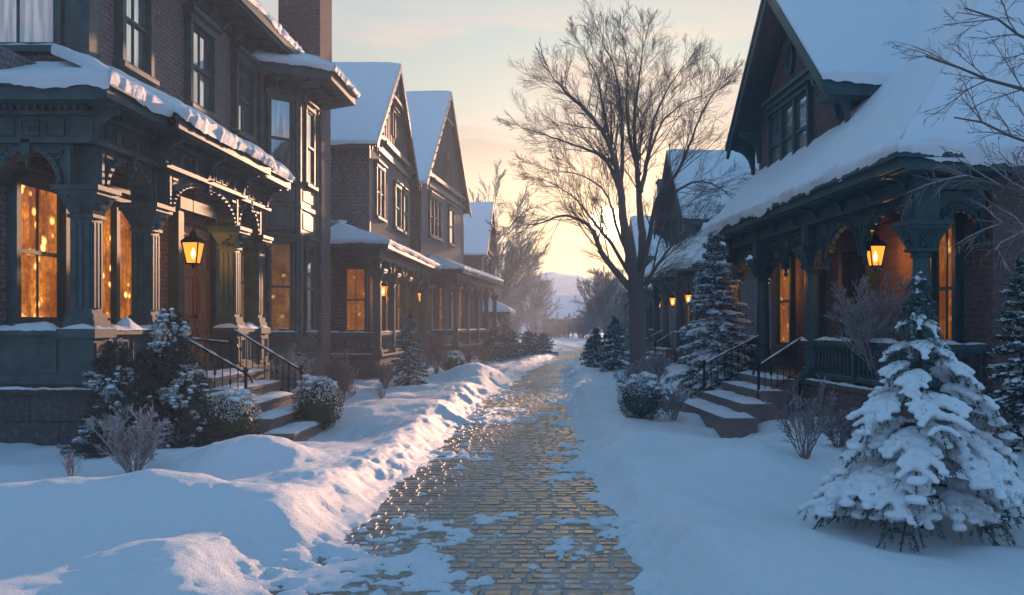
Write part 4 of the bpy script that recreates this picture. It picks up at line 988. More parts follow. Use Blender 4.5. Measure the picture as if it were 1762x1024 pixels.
def round_shrub(label, loc, rx, ry, h, seed=0, leaves=5200, ls=.022, snow=.8, mat='box', group=None, snowmat='snow', vox=.02, gap=.35):
    rng = random.Random(seed); z = H(loc[0], loc[1]) - .04; t = thing('round_shrub', label, 'shrub', (loc[0], loc[1], z), 0, group)
    st = MB()
    for i in range(7):
        a = i * .9; grow(st, (0, 0, 0), (math.cos(a) * .5, math.sin(a) * .5, 1), h * .6, .014, 2, rng, 4, .6, .2, .5, 4, .2, 3, .3, .004)
    st.build('stem', M['barkd'], t, recalc=False)
    core = MB(); lump(core, (0, 0, h * .5), rx * .78, ry * .78, h * .40, seed, .25, 3, fr=2.2); core.build('inner_foliage', M[mat], t, smooth=True)
    lf = MB(); sn = MB()
    def surf(d):
        k = 1 + .16 * nz(d.x * 1.8 + seed, d.y * 1.8, d.z * 1.8) + .12 * nz(d.x * 5 + seed, d.y * 5, d.z * 5)
        zz = d.z; e = .90
        return Vector((abs(d.x) ** e * math.copysign(1, d.x) * rx * k, abs(d.y) ** e * math.copysign(1, d.y) * ry * k, h * .5 + abs(zz) ** .8 * math.copysign(1, zz) * h * .5 * k))
    for i in range(leaves):
        d = Vector((rng.gauss(0, 1), rng.gauss(0, 1), rng.gauss(0, 1) + .15)).normalized(); p = surf(d) * 1.0; c = Vector((0, 0, h * .5)); p = c + (p - c) * (1.02 - .30 * rng.random() ** 1.8)
        u = Vector((rng.uniform(-1, 1), rng.uniform(-1, 1), rng.uniform(-1, 1))).normalized(); w = d.cross(u).normalized() * ls * rng.uniform(.5, .9); u = (d * .7 + u).normalized() * ls * rng.uniform(.8, 1.5)
        tgt = lf
        if d.z > .05 and rng.random() < snow * (.35 + .5 * d.z): tgt = sn
        tgt.add([p - w, p + u * .4 - w * .3, p + u, p + w], [(0, 1, 2, 3)])
    lf.build('foliage', M[mat], t, recalc=False)
    for i in range(int(64 * snow)):                      # clumps of snow lying on the top
        d = Vector((rng.gauss(0, .62), rng.gauss(0, .62), 0)); 
        if d.length > 1: continue
        d.z = math.sqrt(max(0, 1 - d.length ** 2)); p = surf(d.normalized()) ; q = rng.uniform(.16, .30) * min(rx, .5) * .8
        if nz(p.x * 4, p.y * 4, seed) > gap: continue
        lump(sn, p + Vector((0, 0, -.01)), q, q, q * .42, i, .4, 1)
    sn.build('snow_cap', M[snowmat], t, smooth=False, recalc=False); return t

def fir(label, loc, h, rad, seed=0, levels=16, per=7, needles=26, ns=.03, mat='fir', group=None, snow=.6, name='fir_tree', droop=.35, zb=.06, sscale=1.0, z=None, top_bare=0, twn=5, segs=6, cone=.85):
    """conifer: trunk, drooping limbs in whorls carrying needle sprays, snow clods on the limbs"""
    rng = random.Random(seed); z = (H(loc[0], loc[1]) - .05) if z is None else z; t = thing(name, label, 'tree', (loc[0], loc[1], z), 0, group)
    tr = MB(); tr.tube([(0, 0, 0), (0.01, 0, h * .5), (0, 0, h)], [h * .022, h * .012, .004], 7)
    lf = MB(); sn = MB()
    for L_ in range(levels):
        f = (L_ + .3) / levels; zz = h * (zb + (1 - zb) * f ** .92); R0 = rad * (1 - f) ** cone * rng.uniform(.85, 1.12) + .03 * h * (1 - f) ** .3 * .5
        n = max(3, int(per * (1 - .45 * f)))
        for k in range(n):
            zz = h * (zb + (1 - zb) * min(1, max(0, f + rng.uniform(-.65, .65) / levels)) ** .92); ang = 2 * PI * (k + rng.random() * .9) / n + L_ * 1.3; ln = R0 * rng.uniform(.72, 1.12); d = Vector((math.cos(ang), math.sin(ang), 0)); side = Vector((-d.y, d.x, 0))
            rise = .25 * (f - .2); pts = []
            for i in range(segs + 1):
                s = i / segs; pts.append(Vector((0, 0, zz)) + d * ln * s + side * ln * .06 * math.sin(s * 3 + k) + Vector((0, 0, ln * (rise * s - droop * s * s * (1 - .9 * f) + .10 * s ** 4))))
            tr.tube(pts, [max(.003, .010 * h * .4 * (1 - .85 * i / segs)) for i in range(segs + 1)], 4, cap=False)
            for i in range(1, segs + 1):
                s = i / segs; p = pts[i]; fw = (pts[i] - pts[i - 1]).normalized()
                tl = ln * .42 * (1.05 - .75 * s) * rng.uniform(.8, 1.2) + .03
                for sg in (-1, 1, 0):
                    if sg == 0 and i < segs: continue
                    td = (fw * .75 + side * sg * .85 + Vector((0, 0, -.18))).normalized()
                    nn = max(4, int(1.5 * needles * tl / (ln * .42 + .03)))
                    for q in range(nn):
                        u = (q + rng.random()) / nn; c = p + td * tl * u + Vector((0, 0, -.10 * tl * u * u))
                        nd = (td * .7 + Vector((rng.uniform(-1, 1), rng.uniform(-1, 1), rng.uniform(-1.1, 1.0)))).normalized(); nl = ns * rng.uniform(.8, 1.5); w = nd.orthogonal().normalized() * nl * .19
                        (sn if (rng.random() < snow * .27) else lf).add([c - w, c + w, c + nd * nl + w * .3], [(0, 1, 2)])
                if rng.random() < snow:
                    q = (.05 + .5 * tl) * .62 * sscale; lump(sn, p + Vector((0, 0, .018 + .12 * q)), q * rng.uniform(.7, 1.1), q * rng.uniform(.5, .9), q * .30, k + i * 7 + L_, .55, 2 if rad > .7 else 1, Matrix.Rotation(ang, 3, 'Z') @ Matrix.Rotation(-math.asin(max(-.7, min(.7, fw.z))), 3, 'Y'), 2.6)
                    for sg in (-1, 1):
                        if rng.random() < .5 * snow: c = p + side * sg * tl * .6 + fw * tl * .45 + Vector((0, 0, .0)); lump(sn, c, q * .6, q * .45, q * .2, k * 3 + i, .5, 1)
    for q in range(int(needles * 2)):
        c = Vector((0, 0, h * (1 - .14 * rng.random()))); nd = Vector((rng.uniform(-1, 1), rng.uniform(-1, 1), rng.uniform(0, 1.4))).normalized(); w = nd.orthogonal().normalized() * ns * .15; lf.add([c - w, c + w, c + nd * ns * 1.2], [(0, 1, 2)])
    tr.build('trunk', M['barkd'], t, recalc=False); lf.build('foliage', M[mat], t, recalc=False); sn.build('snow_load', M['snow_fine'], t, smooth=True, recalc=False); return t


def evergreen_bush(label, loc, tops, seed=0, z=None, shoots=260, ns=.034):
    """bushy conifer: tops = (dx, dy, height, radius) cones filled with feathery shoots"""
    rng = random.Random(seed); z = H(*loc) - .05 if z is None else z; t = thing('evergreen_shrub', label, 'shrub', (*loc, z)); tr = MB(); lf = MB(); sn = MB(); ig = MB()
    for (dx, dy, h, r) in tops:
        tr.tube([(dx * .6, dy * .6, 0), (dx, dy, h * .5), (dx, dy, h)], [.035, .02, .004], 6)
        ig.lathe((dx, dy, 0), [(r * .2, .05), (r * .4, h * .15), (r * .42, h * .4), (r * .25, h * .65), (.02, h * .85)], 9)
        for i in range(int(shoots * h * r / .9)):
            f = rng.random() ** 1.15 * .97; ang = rng.uniform(0, 6.283); R0 = r * min(1, (1 - f) ** .45 * 1.1) * (.80 + .6 * nz(math.cos(ang) * 1.5, math.sin(ang) * 1.5 + seed, f * 5) + .2)
            d = Vector((math.cos(ang), math.sin(ang), 0)); a = Vector((dx, dy, h * f)) + d * R0 * .35; b = Vector((dx, dy, h * f)) + d * R0 * rng.uniform(.85, 1.12) + Vector((0, 0, rng.uniform(-.02, .10) - .10 * (1 - f)))
            mid = a.lerp(b, .5) + Vector((0, 0, -.03)); ln = (b - a).length; frost = nz(b.x * 2.3 + 4, b.y * 2.3, b.z * 2.6) + rng.uniform(-.25, .25) > .12
            sd = d.cross(Vector((0, 0, 1)))
            for k in range(int(20 + 190 * ln)):
                u = rng.random() ** .7; c = a.lerp(mid, u).lerp(mid.lerp(b, u), u); w_ = .35 * ln * (1.05 - u) * .6; c = c + sd * rng.uniform(-w_, w_) + Vector((0, 0, -.3 * abs(rng.gauss(0, .05))))
                nd = (d * .5 + Vector((rng.gauss(0, .6), rng.gauss(0, .6), rng.gauss(.15, .5)))).normalized(); nl = ns * rng.uniform(.7, 1.3); w = nd.orthogonal().normalized() * nl * .17
                (sn if (frost and u > .45 and rng.random() < .6) else lf).add([c - w, c + w, c + nd * nl + w * .3], [(0, 1, 2)])
            if frost and rng.random() < .30: lump(sn, b - d * .05 + Vector((0, 0, .012)), .05 * rng.uniform(.7, 1.5), .035 * rng.uniform(.7, 1.5), .018, i, .5, 1, Matrix.Rotation(ang, 3, 'Z'))
    ig.build('inner_foliage', M['fir'], t); tr.build('trunk', M['barkd'], t, recalc=False); lf.build('foliage', M['fir'], t, recalc=False); sn.build('snow_load', M['snow_fine'], t, recalc=False); return t

def spruce_big(loc, h, rad, seed=5):
    """the snow-laden young spruce in the foreground: fans of fingers, each under a thick pad of snow"""
    rng = random.Random(seed); z = H(*loc) - .05; t = thing('spruce_tree', 'young spruce weighed down by thick pads of snow in the right foreground', 'tree', (*loc, z))
    tr = MB(); tr.tube([(0, 0, 0), (.01, 0, h * .5), (0, 0, h)], [.05, .03, .006], 8); lf = MB(); sn = MB(); hi = MB()
    def spray(p0, p1, p2, w, dens, dirs, mb=lf, ns=.036):
        """needles around a curved twig p0-p1-p2"""
        ln = (p1 - p0).length + (p2 - p1).length; n = int(dens * ln / .0040)
        for q in range(n):
            u = rng.random(); c = p0.lerp(p1, u).lerp(p1.lerp(p2, u), u); td = (p1 - p0).lerp(p2 - p1, u).normalized()
            nd = (td * .8 + Vector((rng.gauss(0, .55), rng.gauss(0, .55), rng.gauss(0, .5)))).normalized(); l = ns * rng.uniform(.6, 1.25); ww = nd.cross(Vector((rng.uniform(-1, 1), rng.uniform(-1, 1), .5))).normalized() * l * .095
            mb.add([c - ww, c + ww, c + nd * l + ww * .25, c + nd * l - ww * .25], [(0, 1, 2, 3)])
    lv = [(.15, 1.0, 6), (.27, 1.04, 6), (.39, .90, 6), (.51, .72, 5), (.61, .54, 5), (.70, .38, 5), (.775, .25, 5), (.84, .17, 5), (.89, .12, 4), (.94, .07, 4)]
    for li, (f, rr, n) in enumerate(lv):
        for k in range(n):
            ang = 2 * PI * (k + rng.uniform(-.22, .22)) / n + li * 1.1; ln = rad * rr * rng.uniform(.80, 1.16); d = Vector((math.cos(ang), math.sin(ang), 0)); sd = Vector((-d.y, d.x, 0)); zz = h * f + rng.uniform(-.11, .11) * (1 - f * .7)
            dr = (.50 if f < .35 else .55) * min(1, (1.05 - f) * 2.2); r0 = .20 + (.9 if f > .76 else 0)
            C = lambda s: Vector((0, 0, zz)) + d * (ln * s) + Vector((0, 0, ln * (r0 * s - (dr + r0) * s * s * 1.05)))
            m = 8; pts = [C(i / m) for i in range(m + 1)]; tr.tube(pts, [max(.004, .018 * (1 - f * .6) * (1 - .8 * i / m)) for i in range(m + 1)], 5, cap=False)
            spray(C(0), C(.5) * 2 - (C(0) + C(1)) * .5, C(1), 0, 1.1 if f < .76 else .8, None, hi if f > .76 else lf, ns=.038)
            heavy = f < .80; nf = 4 if ln > .45 else 3
            spine = []
            for i in range(1, m + 1):
                s = i / m
                if s < .26 + .12 * rng.random(): continue
                q = ln * .105 * (1.0 if s < .85 else .8) + .012; spine.append((C(s), q))
            if heavy and rng.random() < .93:
                for (c, q) in spine:
                    if c.z > .13: lump(sn, c + Vector((0, 0, q * .34)), q * 1.08, q * 1.08, q * .46, rng.random() * 50, .35, 2)
            else:
                for (c, q) in spine[::2]: lump(sn, c + Vector((0, 0, .014)), .024, .024, .013, rng.random() * 50, .4, 1)
            for j in range(nf):                                # side fingers, both sides, pointing forward and down
                for sg in (-1, 1):
                    s0 = .34 + .56 * j / nf + rng.uniform(-.04, .04); p0 = C(s0); fl = ln * (.50 - .30 * (j / nf)) * rng.uniform(.8, 1.2)
                    dirv = (d * .72 + sd * sg * rng.uniform(.55, .85)).normalized(); p1 = p0 + dirv * fl * .55 + Vector((0, 0, .02)); p2 = p0 + dirv * fl * .95 + Vector((0, 0, -fl * rng.uniform(.38, .62) * (1 - .6 * f)))
                    tr.tube([p0, p1, p2], [.006, .004, .003], 4, cap=False); spray(p0, p1 * 2 - (p0 + p2) * .5, p2, 0, 1.25 if f < .76 else .5, None, hi if f > .76 else lf)
                    for u_ in (.35, .7):                       # short twiglets hanging below
                        c = p0.lerp(p1, u_).lerp(p1.lerp(p2, u_), u_); e = c + Vector((rng.uniform(-.05, .05), rng.uniform(-.05, .05), -.07 - .05 * rng.random())) + dirv * .03; spray(c, c.lerp(e, .5), e, 0, 1.0, None, ns=.032)
                    if heavy or rng.random() < .3:
                        for u_ in (.1, .3, .5, .7, .88):
                            a = p0.lerp(p1, u_).lerp(p1.lerp(p2, u_), u_); q = (fl * .148 + .012) * (1 - .35 * u_) * (1 if heavy else .6)
                            
                            if a.z > .16: lump(sn, a + Vector((0, 0, q * .5)), q * 1.1, q * 1.1, q * .68, rng.random() * 60, .35, 2)
    spray(Vector((0, 0, h * .72)), Vector((0, 0, h * .86)), Vector((0, 0, h + .03)), 0, 2.2, None)
    for i in range(9): lump(sn, (rng.uniform(-.015, .015), rng.uniform(-.015, .015), h * (.8 + .022 * i)), .025, .025, .02, i, .4, 1)
    tr.build('trunk', M['barkd'], t, recalc=False); lf.build('foliage', M['fir2'], t, recalc=False); hi.build('leader_foliage', M['firf'], t, recalc=False)
    s = sn.build('snow_load', M['snow_fine'], t, smooth=True, recalc=False); remesh(s, .0125, 4); return t

# ---- near left plants
evergreen_bush('large dark double-topped evergreen by the porch foundation, frosted on its tips', (-5.85, 12.4), [(-.40, .0, 1.60, .44), (.28, .25, 2.02, .52), (-.05, -.3, 1.05, .62), (.60, .05, 1.25, .48), (.0, .1, 1.45, .5)], 4, 0, 760)
bare_shrub('frosted bare shrub spreading its branches in the left foreground', (-5.05, 10.5), 1.10, .62, 11, 3, 5, .017, 'frostw', 6, minr=.0035, spread=.6)
round_shrub('clipped round shrub with snow cap, left of the front steps', (-4.92, 12.95), .50, .46, .84, 3, 7000)
round_shrub('clipped round shrub with snow cap, beyond the right handrail of the left steps', (-4.42, 16.1), .42, .40, .98, 5, 7000)
bare_shrub('dense frosted twig shrub beyond the clipped shrub by the bay window', (-4.62, 18.6), 1.42, .42, 15, 4, 4, .010, 'frostb', 12, minr=.0035, spread=.5)
bare_shrub('snowy climbing bush tangled along the iron handrail', (-5.6, 18.35), 1.5, .50, 12, 4, 4, .010, 'frostw', 14, minr=.005, spread=.7)
bare_shrub('little leafless sapling standing alone in the left snow', (-4.45, 22.0), .50, .25, 6, 2, 3, .008, 'frostb', 15, minr=.004)
bare_shrub('few thin twigs poking out of the snow at the left edge', (-4.65, 8.4), .42, .16, 5, 2, 3, .006, 'frostb', 16, minr=.0025)
fir('small snowy fir before the long left porch', (-4.55, 26.6), 2.15, .68, 21, 15, 8, 22, .055, snow=.5, mat='firf', droop=.3)
for i, (x, y, hh, ww, sd) in enumerate(((-4.35, 31.0, 1.7, .7, 31), (-4.9, 28.6, 1.2, .5, 32), (-3.85, 36.0, 1.35, .8, 33), (-3.4, 39.5, 1.3, .7, 34), (-4.9, 24.8, .9, .4, 35))):
    bare_shrub(('frosted twiggy bush just right of the small fir on the left', 'low frosted bush half hidden behind the small fir', 'wide frosted bush beside the second left porch', 'pale frosted bush before the third left house', 'low bush at the corner of the shingled house')[i], (x, y), hh, ww, 12, 3, 4, .012, 'frostb', sd, minr=.006, spread=.6, group='frosted bushes along the left of the lane')
round_shrub('small dark rounded bush right of the frosted bushes on the left', (-3.95, 32.3), .42, .42, .85, 41, 2600, .035, .75, 'firf', gap=.1)
for i, (x, y, hh) in enumerate(((-3.25, 44.0, 1.7), (-2.65, 46.5, 1.5), (-1.9, 51.0, 1.4), (-1.15, 56.0, 1.3))):
    fir(('nearest of the low hazy firs lining the left of the lane', 'second of the low hazy firs lining the left of the lane', 'third of the low hazy firs lining the left of the lane', 'farthest of the low hazy firs lining the left of the lane')[i], (x, y), hh, .85, 50 + i, 10, 7, 14, .09, mat='firf', snow=.3, cone=.5, group='low hazy firs on the left', droop=.2)
# ---- near right plants
spruce_big((3.17, 7.85), 2.36, .89)
bare_shrub('sparse leafless shrub with reddish stems in front of the right balustrade', (2.95, 10.7), 1.12, .50, 11, 3, 4, .010, 'frostb', 61, minr=.003, spread=.55)
bare_shrub('dense frosted twig shrub below the right balustrade', (3.85, 12.3), .72, .50, 15, 4, 4, .009, 'frostb', 62, minr=.003, spread=.6)
bare_shrub('low frosted brush behind the snow-laden spruce at the right edge', (5.0, 10.9), .95, .60, 14, 4, 4, .009, 'frostw', 63, minr=.003, spread=.6)
bare_shrub('frosted twiggy bush rising above the right porch balustrade', (5.42, 15.0, .70), 2.2, 1.0, 22, 4, 4, .014, 'frostw', 64, minr=.0035, spread=.65)
fir('evergreen at the far right edge beside the porch', (6.3, 12.1), 2.7, .55, 65, 16, 8, 30, .05, snow=.6)
fir('tall dark fir with snowy boughs beyond the right-hand steps', (3.72, 21.4), 4.15, 1.0, 70, 22, 10, 32, .070, snow=.85, droop=.42, sscale=1.35, mat='firf')
round_shrub('round snow-dusted bush left of the tall fir', (1.62, 17.9), .46, .44, .92, 71, 6000, .024, .9, 'firf', gap=.2)
bare_shrub('frosted twiggy shrub between the round bush and the tall fir', (2.25, 17.7), .85, .45, 14, 4, 4, .009, 'frostw', 72, minr=.0035, spread=.6)
bare_shrub('low snowy brush before the bare tree on the right', (1.95, 24.0), 1.0, .8, 14, 3, 4, .010, 'frostw', 73, minr=.006, spread=.65)
bare_shrub('wide snowy brush at the foot of the bare tree', (2.9, 27.0), 1.3, .9, 14, 3, 4, .012, 'frostw', 74, minr=.007, spread=.65)
fir('grey-green fir standing left of the bare tree trunk', (2.05, 33.5), 2.1, .8, 75, 13, 8, 18, .075, mat='firf', snow=.45)
fir('low fir nearest the lane left of the bare tree', (1.5, 37.5), 1.7, .7, 76, 11, 7, 16, .08, mat='firf', snow=.4)
fir('small hazy fir farthest along the right of the lane', (1.55, 44.0), 1.3, .6, 77, 9, 7, 14, .09, mat='firf', snow=.4)

# ---- the large bare tree
def px(x, y, Y): return Vector(((x - 965) / 1526 * Y, Y, 1.8 + (560 - y) / 1526 * Y))
def big_tree():
    rng = random.Random(101); Y0 = 32.0; base = Vector((2.78, Y0, -.1)); t = thing('bare_tree', 'large leafless tree spreading its crown in front of the low sun', 'tree', base)
    tk = MB(); cr = MB(); lim = MB()
    def P(p, dy): return px(p[0], p[1], Y0 + dy) - base
    tk.tube([P((1097, 668), 0), P((1098, 640), 0), P((1097, 600), 0), P((1096, 545), 0), P((1095, 500), 0), P((1094, 470), 0)], [.40, .33, .29, .275, .285, .25], 14)
    limbs = [
        ([(1094, 500), (1084, 440), (1072, 375), (1068, 322), (1058, 280), (1040, 232), (1010, 192), (978, 162), (950, 132)], .22, .02, -1.5),
        ([(1068, 322), (1071, 250), (1068, 180), (1058, 120), (1040, 78)], .10, .012, .6),
        ([(1070, 340), (1052, 292), (1030, 266), (990, 250), (950, 236), (903, 221)], .10, .012, 1.8),
        ([(1060, 285), (1040, 200), (1030, 140), (1005, 88)], .075, .01, -1.0),
        ([(1096, 500), (1106, 430), (1103, 380), (1099, 320), (1094, 260), (1092, 200), (1100, 130), (1108, 76)], .20, .014, .8),
        ([(1102, 330), (1115, 270), (1126, 205), (1150, 152), (1178, 112)], .10, .011, 1.8),
        ([(1100, 300), (1084, 240), (1078, 180), (1080, 118), (1070, 70)], .08, .01, 2.2),
        ([(1110, 290), (1135, 220), (1165, 185), (1205, 165)], .06, .009, -1.6),
        ([(1098, 490), (1118, 410), (1130, 345), (1168, 292), (1190, 240), (1212, 185), (1236, 150)], .12, .011, -1.4),
        ([(1130, 345), (1168, 325), (1208, 312), (1248, 330), (1282, 362)], .065, .008, -.8),
        ([(1093, 505), (1062, 470), (1034, 432), (1022, 402), (1004, 382), (968, 371), (930, 384), (902, 388)], .15, .010, -.8),
        ([(1088, 480), (1052, 420), (1022, 382), (998, 350), (962, 322), (926, 306)], .085, .009, 1.6),
        ([(1084, 450), (1060, 385), (1042, 332), (1000, 302), (945, 292)], .07, .009, -2.0),
        ([(1100, 500), (1128, 462), (1150, 430), (1180, 400), (1204, 384)], .085, .010, -1.8),
        ([(1099, 520), (1122, 470), (1133, 420), (1150, 370), (1190, 352)], .06, .009, 1.4),
    ]
    for li, (pts, r0, r1, dy) in enumerate(limbs):
        n = len(pts); ps = [P(p, dy * (i / (n - 1)) ** .9) for i, p in enumerate(pts)]
        # Catmull-Rom refinement
        out = []
        for i in range(n - 1):
            a, b, c, d = ps[max(0, i - 1)], ps[i], ps[i + 1], ps[min(n - 1, i + 2)]
            for k in range(5):
                u = k / 5; q = .5 * ((2 * b) + (c - a) * u + (2 * a - 5 * b + 4 * c - d) * u * u + (3 * b - a - 3 * c + d) * u ** 3)
                out.append(q + Vector((rng.uniform(-1, 1), rng.uniform(-1, 1), rng.uniform(-1, 1))) * .02)
        out.append(ps[-1]); m = len(out); rr = [r0 + (r1 - r0) * (i / (m - 1)) ** .75 for i in range(m)]
        lim.tube(out, rr, 9 if r0 > .09 else 7, cap=False)
        tot = sum((out[i + 1] - out[i]).length for i in range(m - 1)); cnt = int(tot * 3.7)
        s0 = .42 if r0 > .15 else .16
        for k in range(cnt):
            tt = s0 + (1 - s0) * (k + rng.random()) / cnt; i = min(m - 2, int(tt * (m - 1))); bs = (out[i + 1] - out[i]).normalized()
            ax = rot_about(bs.orthogonal().normalized(), bs, rng.uniform(0, 6.28)); nd = rot_about(bs, ax, rng.uniform(.35, .95)); nd.z += .22; nd.normalize()
            ln = rng.uniform(1.0, 2.3) * (1.12 - .5 * tt) * (.8 if r0 < .09 else 1)
            grow(cr, out[i], nd, ln, max(.008, min(.028, rr[i] * .30)), 3, rng, 4, .50, .12, .5, 4, .10, 4, .2, .0034, .72)
        grow(cr, out[-1], (out[-1] - out[-2]), 1.0, r1, 3, rng, 5, .45, .2, .5, 4, .11, 4, .1, .0036, .6)
    tk.build('trunk', M['bark'], t, smooth=True, recalc=False); lim.build('limbs', M['bark'], t, smooth=True, recalc=False); cr.build('crown', M['bark'], t, recalc=False)
big_tree()

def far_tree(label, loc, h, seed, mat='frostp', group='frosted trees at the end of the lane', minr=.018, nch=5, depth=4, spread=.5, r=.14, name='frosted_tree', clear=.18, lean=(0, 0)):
    rng = random.Random(seed); t = thing(name, label, 'tree', (loc[0], loc[1], H(*loc) - .1), rng.uniform(0, 6), group); tk = MB(); cr = MB()
    pts = [Vector((0, 0, 0))]; d = Vector((lean[0], lean[1], 1)); rr = [r]
    for i in range(6): d = (d + Vector((rng.uniform(-1, 1), rng.uniform(-1, 1), 0)) * .06).normalized(); pts.append(pts[-1] + d * h * .72 / 6); rr.append(r * (1 - .13 * (i + 1)))
    tk.tube(pts, rr, 7)
    n = 20
    for k in range(n):
        tt = clear + (1 - clear) * (k + rng.random()) / n; i = min(5, int(tt * 6)); q = pts[i].lerp(pts[i + 1], tt * 6 - i); a = rng.uniform(0, 6.28); e = rng.uniform(.5, 1.1)
        grow(cr, q, (math.cos(a), math.sin(a), e), h * .42 * (1.12 - .55 * tt) * rng.uniform(.7, 1.1), rr[i] * .45, depth - 1, rng, nch, spread, .25, .5, 3, .15, 4, .2, minr, .62)
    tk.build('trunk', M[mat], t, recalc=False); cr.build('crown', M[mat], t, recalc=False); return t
FT = [(-5.0, 66, 9.8, 1), (-4.3, 74, 9.5, 2), (-5.8, 82, 12.5, 3), (-2.7, 86, 7.6, 4), (-3.4, 98, 8.2, 5), (-5.6, 72, 14.5, 6), (3.3, 66, 6.9, 7), (4.3, 76, 7.2, 8), (5.4, 88, 7.6, 9), (3.0, 57, 5.2, 10), (6.6, 104, 8.0, 11)]
FL = ['frosted tree right behind the fourth left house, nearest of the row', 'second frosted tree down the left row behind the nearest', 'tall frosted tree above the roof of the fourth left house', 'short frosted tree where the left row meets the sky gap', 'farthest hazy frosted tree of the left row',
      'tallest slender frosted tree rising over the fourth left house', 'frosted tree left of the big bare tree', 'second frosted tree of the right row behind the nearer one', 'third frosted tree of the right row', 'small frosted tree closest to the lane on the right', 'farthest hazy frosted tree of the right row']
protos = []
for i, (x, y, hh, sd) in enumerate(FT):
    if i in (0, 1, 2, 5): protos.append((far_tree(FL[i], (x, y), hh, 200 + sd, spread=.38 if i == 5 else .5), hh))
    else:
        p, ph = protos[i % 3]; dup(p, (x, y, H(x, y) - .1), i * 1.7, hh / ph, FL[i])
far_tree('leafless tree behind the roof of the nearest right house, its twigs against the sky', (8.6, 28.5), 11.8, 230, 'bark', None, .006, 4, 4, .5, .15, 'bare_tree', lean=(-.05, 0))
def edge_tree():
    rng = random.Random(77); base = Vector((6.55, 9.3, -.1)); t = thing('bare_tree', 'leafless tree mostly outside the right edge reaching its frosted branches in', 'tree', base); tk = MB(); cr = MB()
    tk.tube([(0, 0, 0), (.02, 0, 2), (-.05, .05, 4.2), (-.1, .1, 6.5)], [.16, .13, .10, .04], 9)
    for (z0, tgt, r) in ((3.4, (-2.55, .4, 4.85), .035), (3.0, (-2.3, .3, 4.15), .03), (2.6, (-2.5, .2, 3.55), .025), (3.8, (-2.2, .2, 5.3), .03), (2.2, (-2.1, .2, 3.05), .022), (3.8, (-1.8, -.4, 5.6), .03)):
        a = Vector((0, 0, z0)); b = Vector(tgt); mid = a.lerp(b, .5) + Vector((0, 0, .25)); pts = [a.lerp(mid, u).lerp(mid.lerp(b, u), u) + Vector((rng.uniform(-1, 1), rng.uniform(-1, 1), rng.uniform(-1, 1))) * .03 for u in [i / 8 for i in range(9)]]
        tk.tube(pts, [r * (1 - .09 * i) for i in range(9)], 6, cap=False)
        for k in range(13):
            tt = .25 + .75 * (k + rng.random()) / 13; i = min(7, int(tt * 8)); bs = (pts[i + 1] - pts[i]).normalized(); ax = rot_about(bs.orthogonal().normalized(), bs, rng.uniform(0, 6.28))
            grow(cr, pts[i], rot_about(bs, ax, rng.uniform(.4, .9)), rng.uniform(.35, .7), .009, 2, rng, 4, .6, -.1, .5, 4, .2, 3, .2, .0028, .6)
    tk.build('trunk', M['bark'], t, recalc=False); cr.build('crown', M['frostb'], t, recalc=False)
edge_tree()

# ---- far end of the lane
def far_end():
    mb = MB()
    def f(u, v):
        x = -150 + 300 * u; y = 230 + 160 * v; c = 20 * math.exp(-((x - 2) / 55) ** 2) * (1 - (2 * v - 1) ** 2) + 5 * nz(x * .03, v * 2, 1) * (1 - (2 * v - 1) ** 2)
        return Vector((x, y, max(-1, -1 + c * 1.0 + 3 * nz(x * .1, y * .05, 2))))
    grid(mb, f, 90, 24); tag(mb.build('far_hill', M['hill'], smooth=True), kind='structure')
    rng = random.Random(5); w = MB()
    for i in range(420):                                     # low far wood that closes the lane
        x = rng.uniform(-38, 44); y = 118 + rng.uniform(0, 14); hh = rng.uniform(2.2, 4.6) * (1 + .05 * abs(x)) * (.6 if -4 < x < 3 else 1)
        grow(w, (x, y, -.2), (rng.uniform(-.2, .2), rng.uniform(-.2, .2), 1), hh, .07, 2, rng, 6, .7, .2, .5, 3, .18, 4, .1, .045, .6)
    tag(w.build('far_wood', M['hedge'], recalc=False), kind='stuff', label='hazy low wood closing the far end of the lane', cat='wood')
    h = thing('far_cottage', 'pale distant house with snowy roof at the very end of the lane', 'house', (3.4, 150, .6), PI / 2, None, .8); b = MB(); F = Frame(1)
    b.hexa([(-4, 0, 0), (4, 0, 0), (4, 8, 0), (-4, 8, 0), (-4, 0, 3.2), (4, 0, 3.2), (4, 8, 3.2), (-4, 8, 3.2)]); b.prism([(-4, 0, 3.2), (4, 0, 3.2), (0, 0, 7.4)], (0, 8, 0)); b.build('wall', M['stonew'], h)
    r = MB(); slab(r, [(-4.5, -.5, 2.8), (0, -.5, 7.6), (0, 8.5, 7.6), (-4.5, 8.5, 2.8)], -.3); slab(r, [(4.5, -.5, 2.8), (0, -.5, 7.6), (0, 8.5, 7.6), (4.5, 8.5, 2.8)], -.3); r.build('roof', M['snow_fine'], h)
far_end()

# ------------------------------------------------------------------ light, sky, air, camera
SUN_EL, SUN_AZ = R(8.2), R(6.8)           # azimuth to the right of straight ahead
sd = Vector((math.sin(SUN_AZ) * math.cos(SUN_EL), math.cos(SUN_AZ) * math.cos(SUN_EL), math.sin(SUN_EL)))
sl = bpy.data.lights.new('sun', 'SUN'); sl.energy = 5.0; sl.color = (1, .56, .34); sl.angle = R(1.2)
so = bpy.data.objects.new('sun', sl); COL.objects.link(so); so.rotation_euler = (-sd).to_track_quat('-Z', 'Y').to_euler(); so.location = (10, 60, 20)
gd = Vector((80, 1526, 175)).normalized()  # where the disc stands in the sky
w = bpy.data.worlds.new('World'); sc.world = w; w.use_nodes = True; nt = w.node_tree; bg = nt.nodes['Background']
tc = N(nt, 'ShaderNodeTexCoord'); nrm = N(nt, 'ShaderNodeVectorMath', operation='NORMALIZE'); nt.links.new(tc.outputs['Generated'], nrm.inputs[0]); D = nrm.outputs[0]
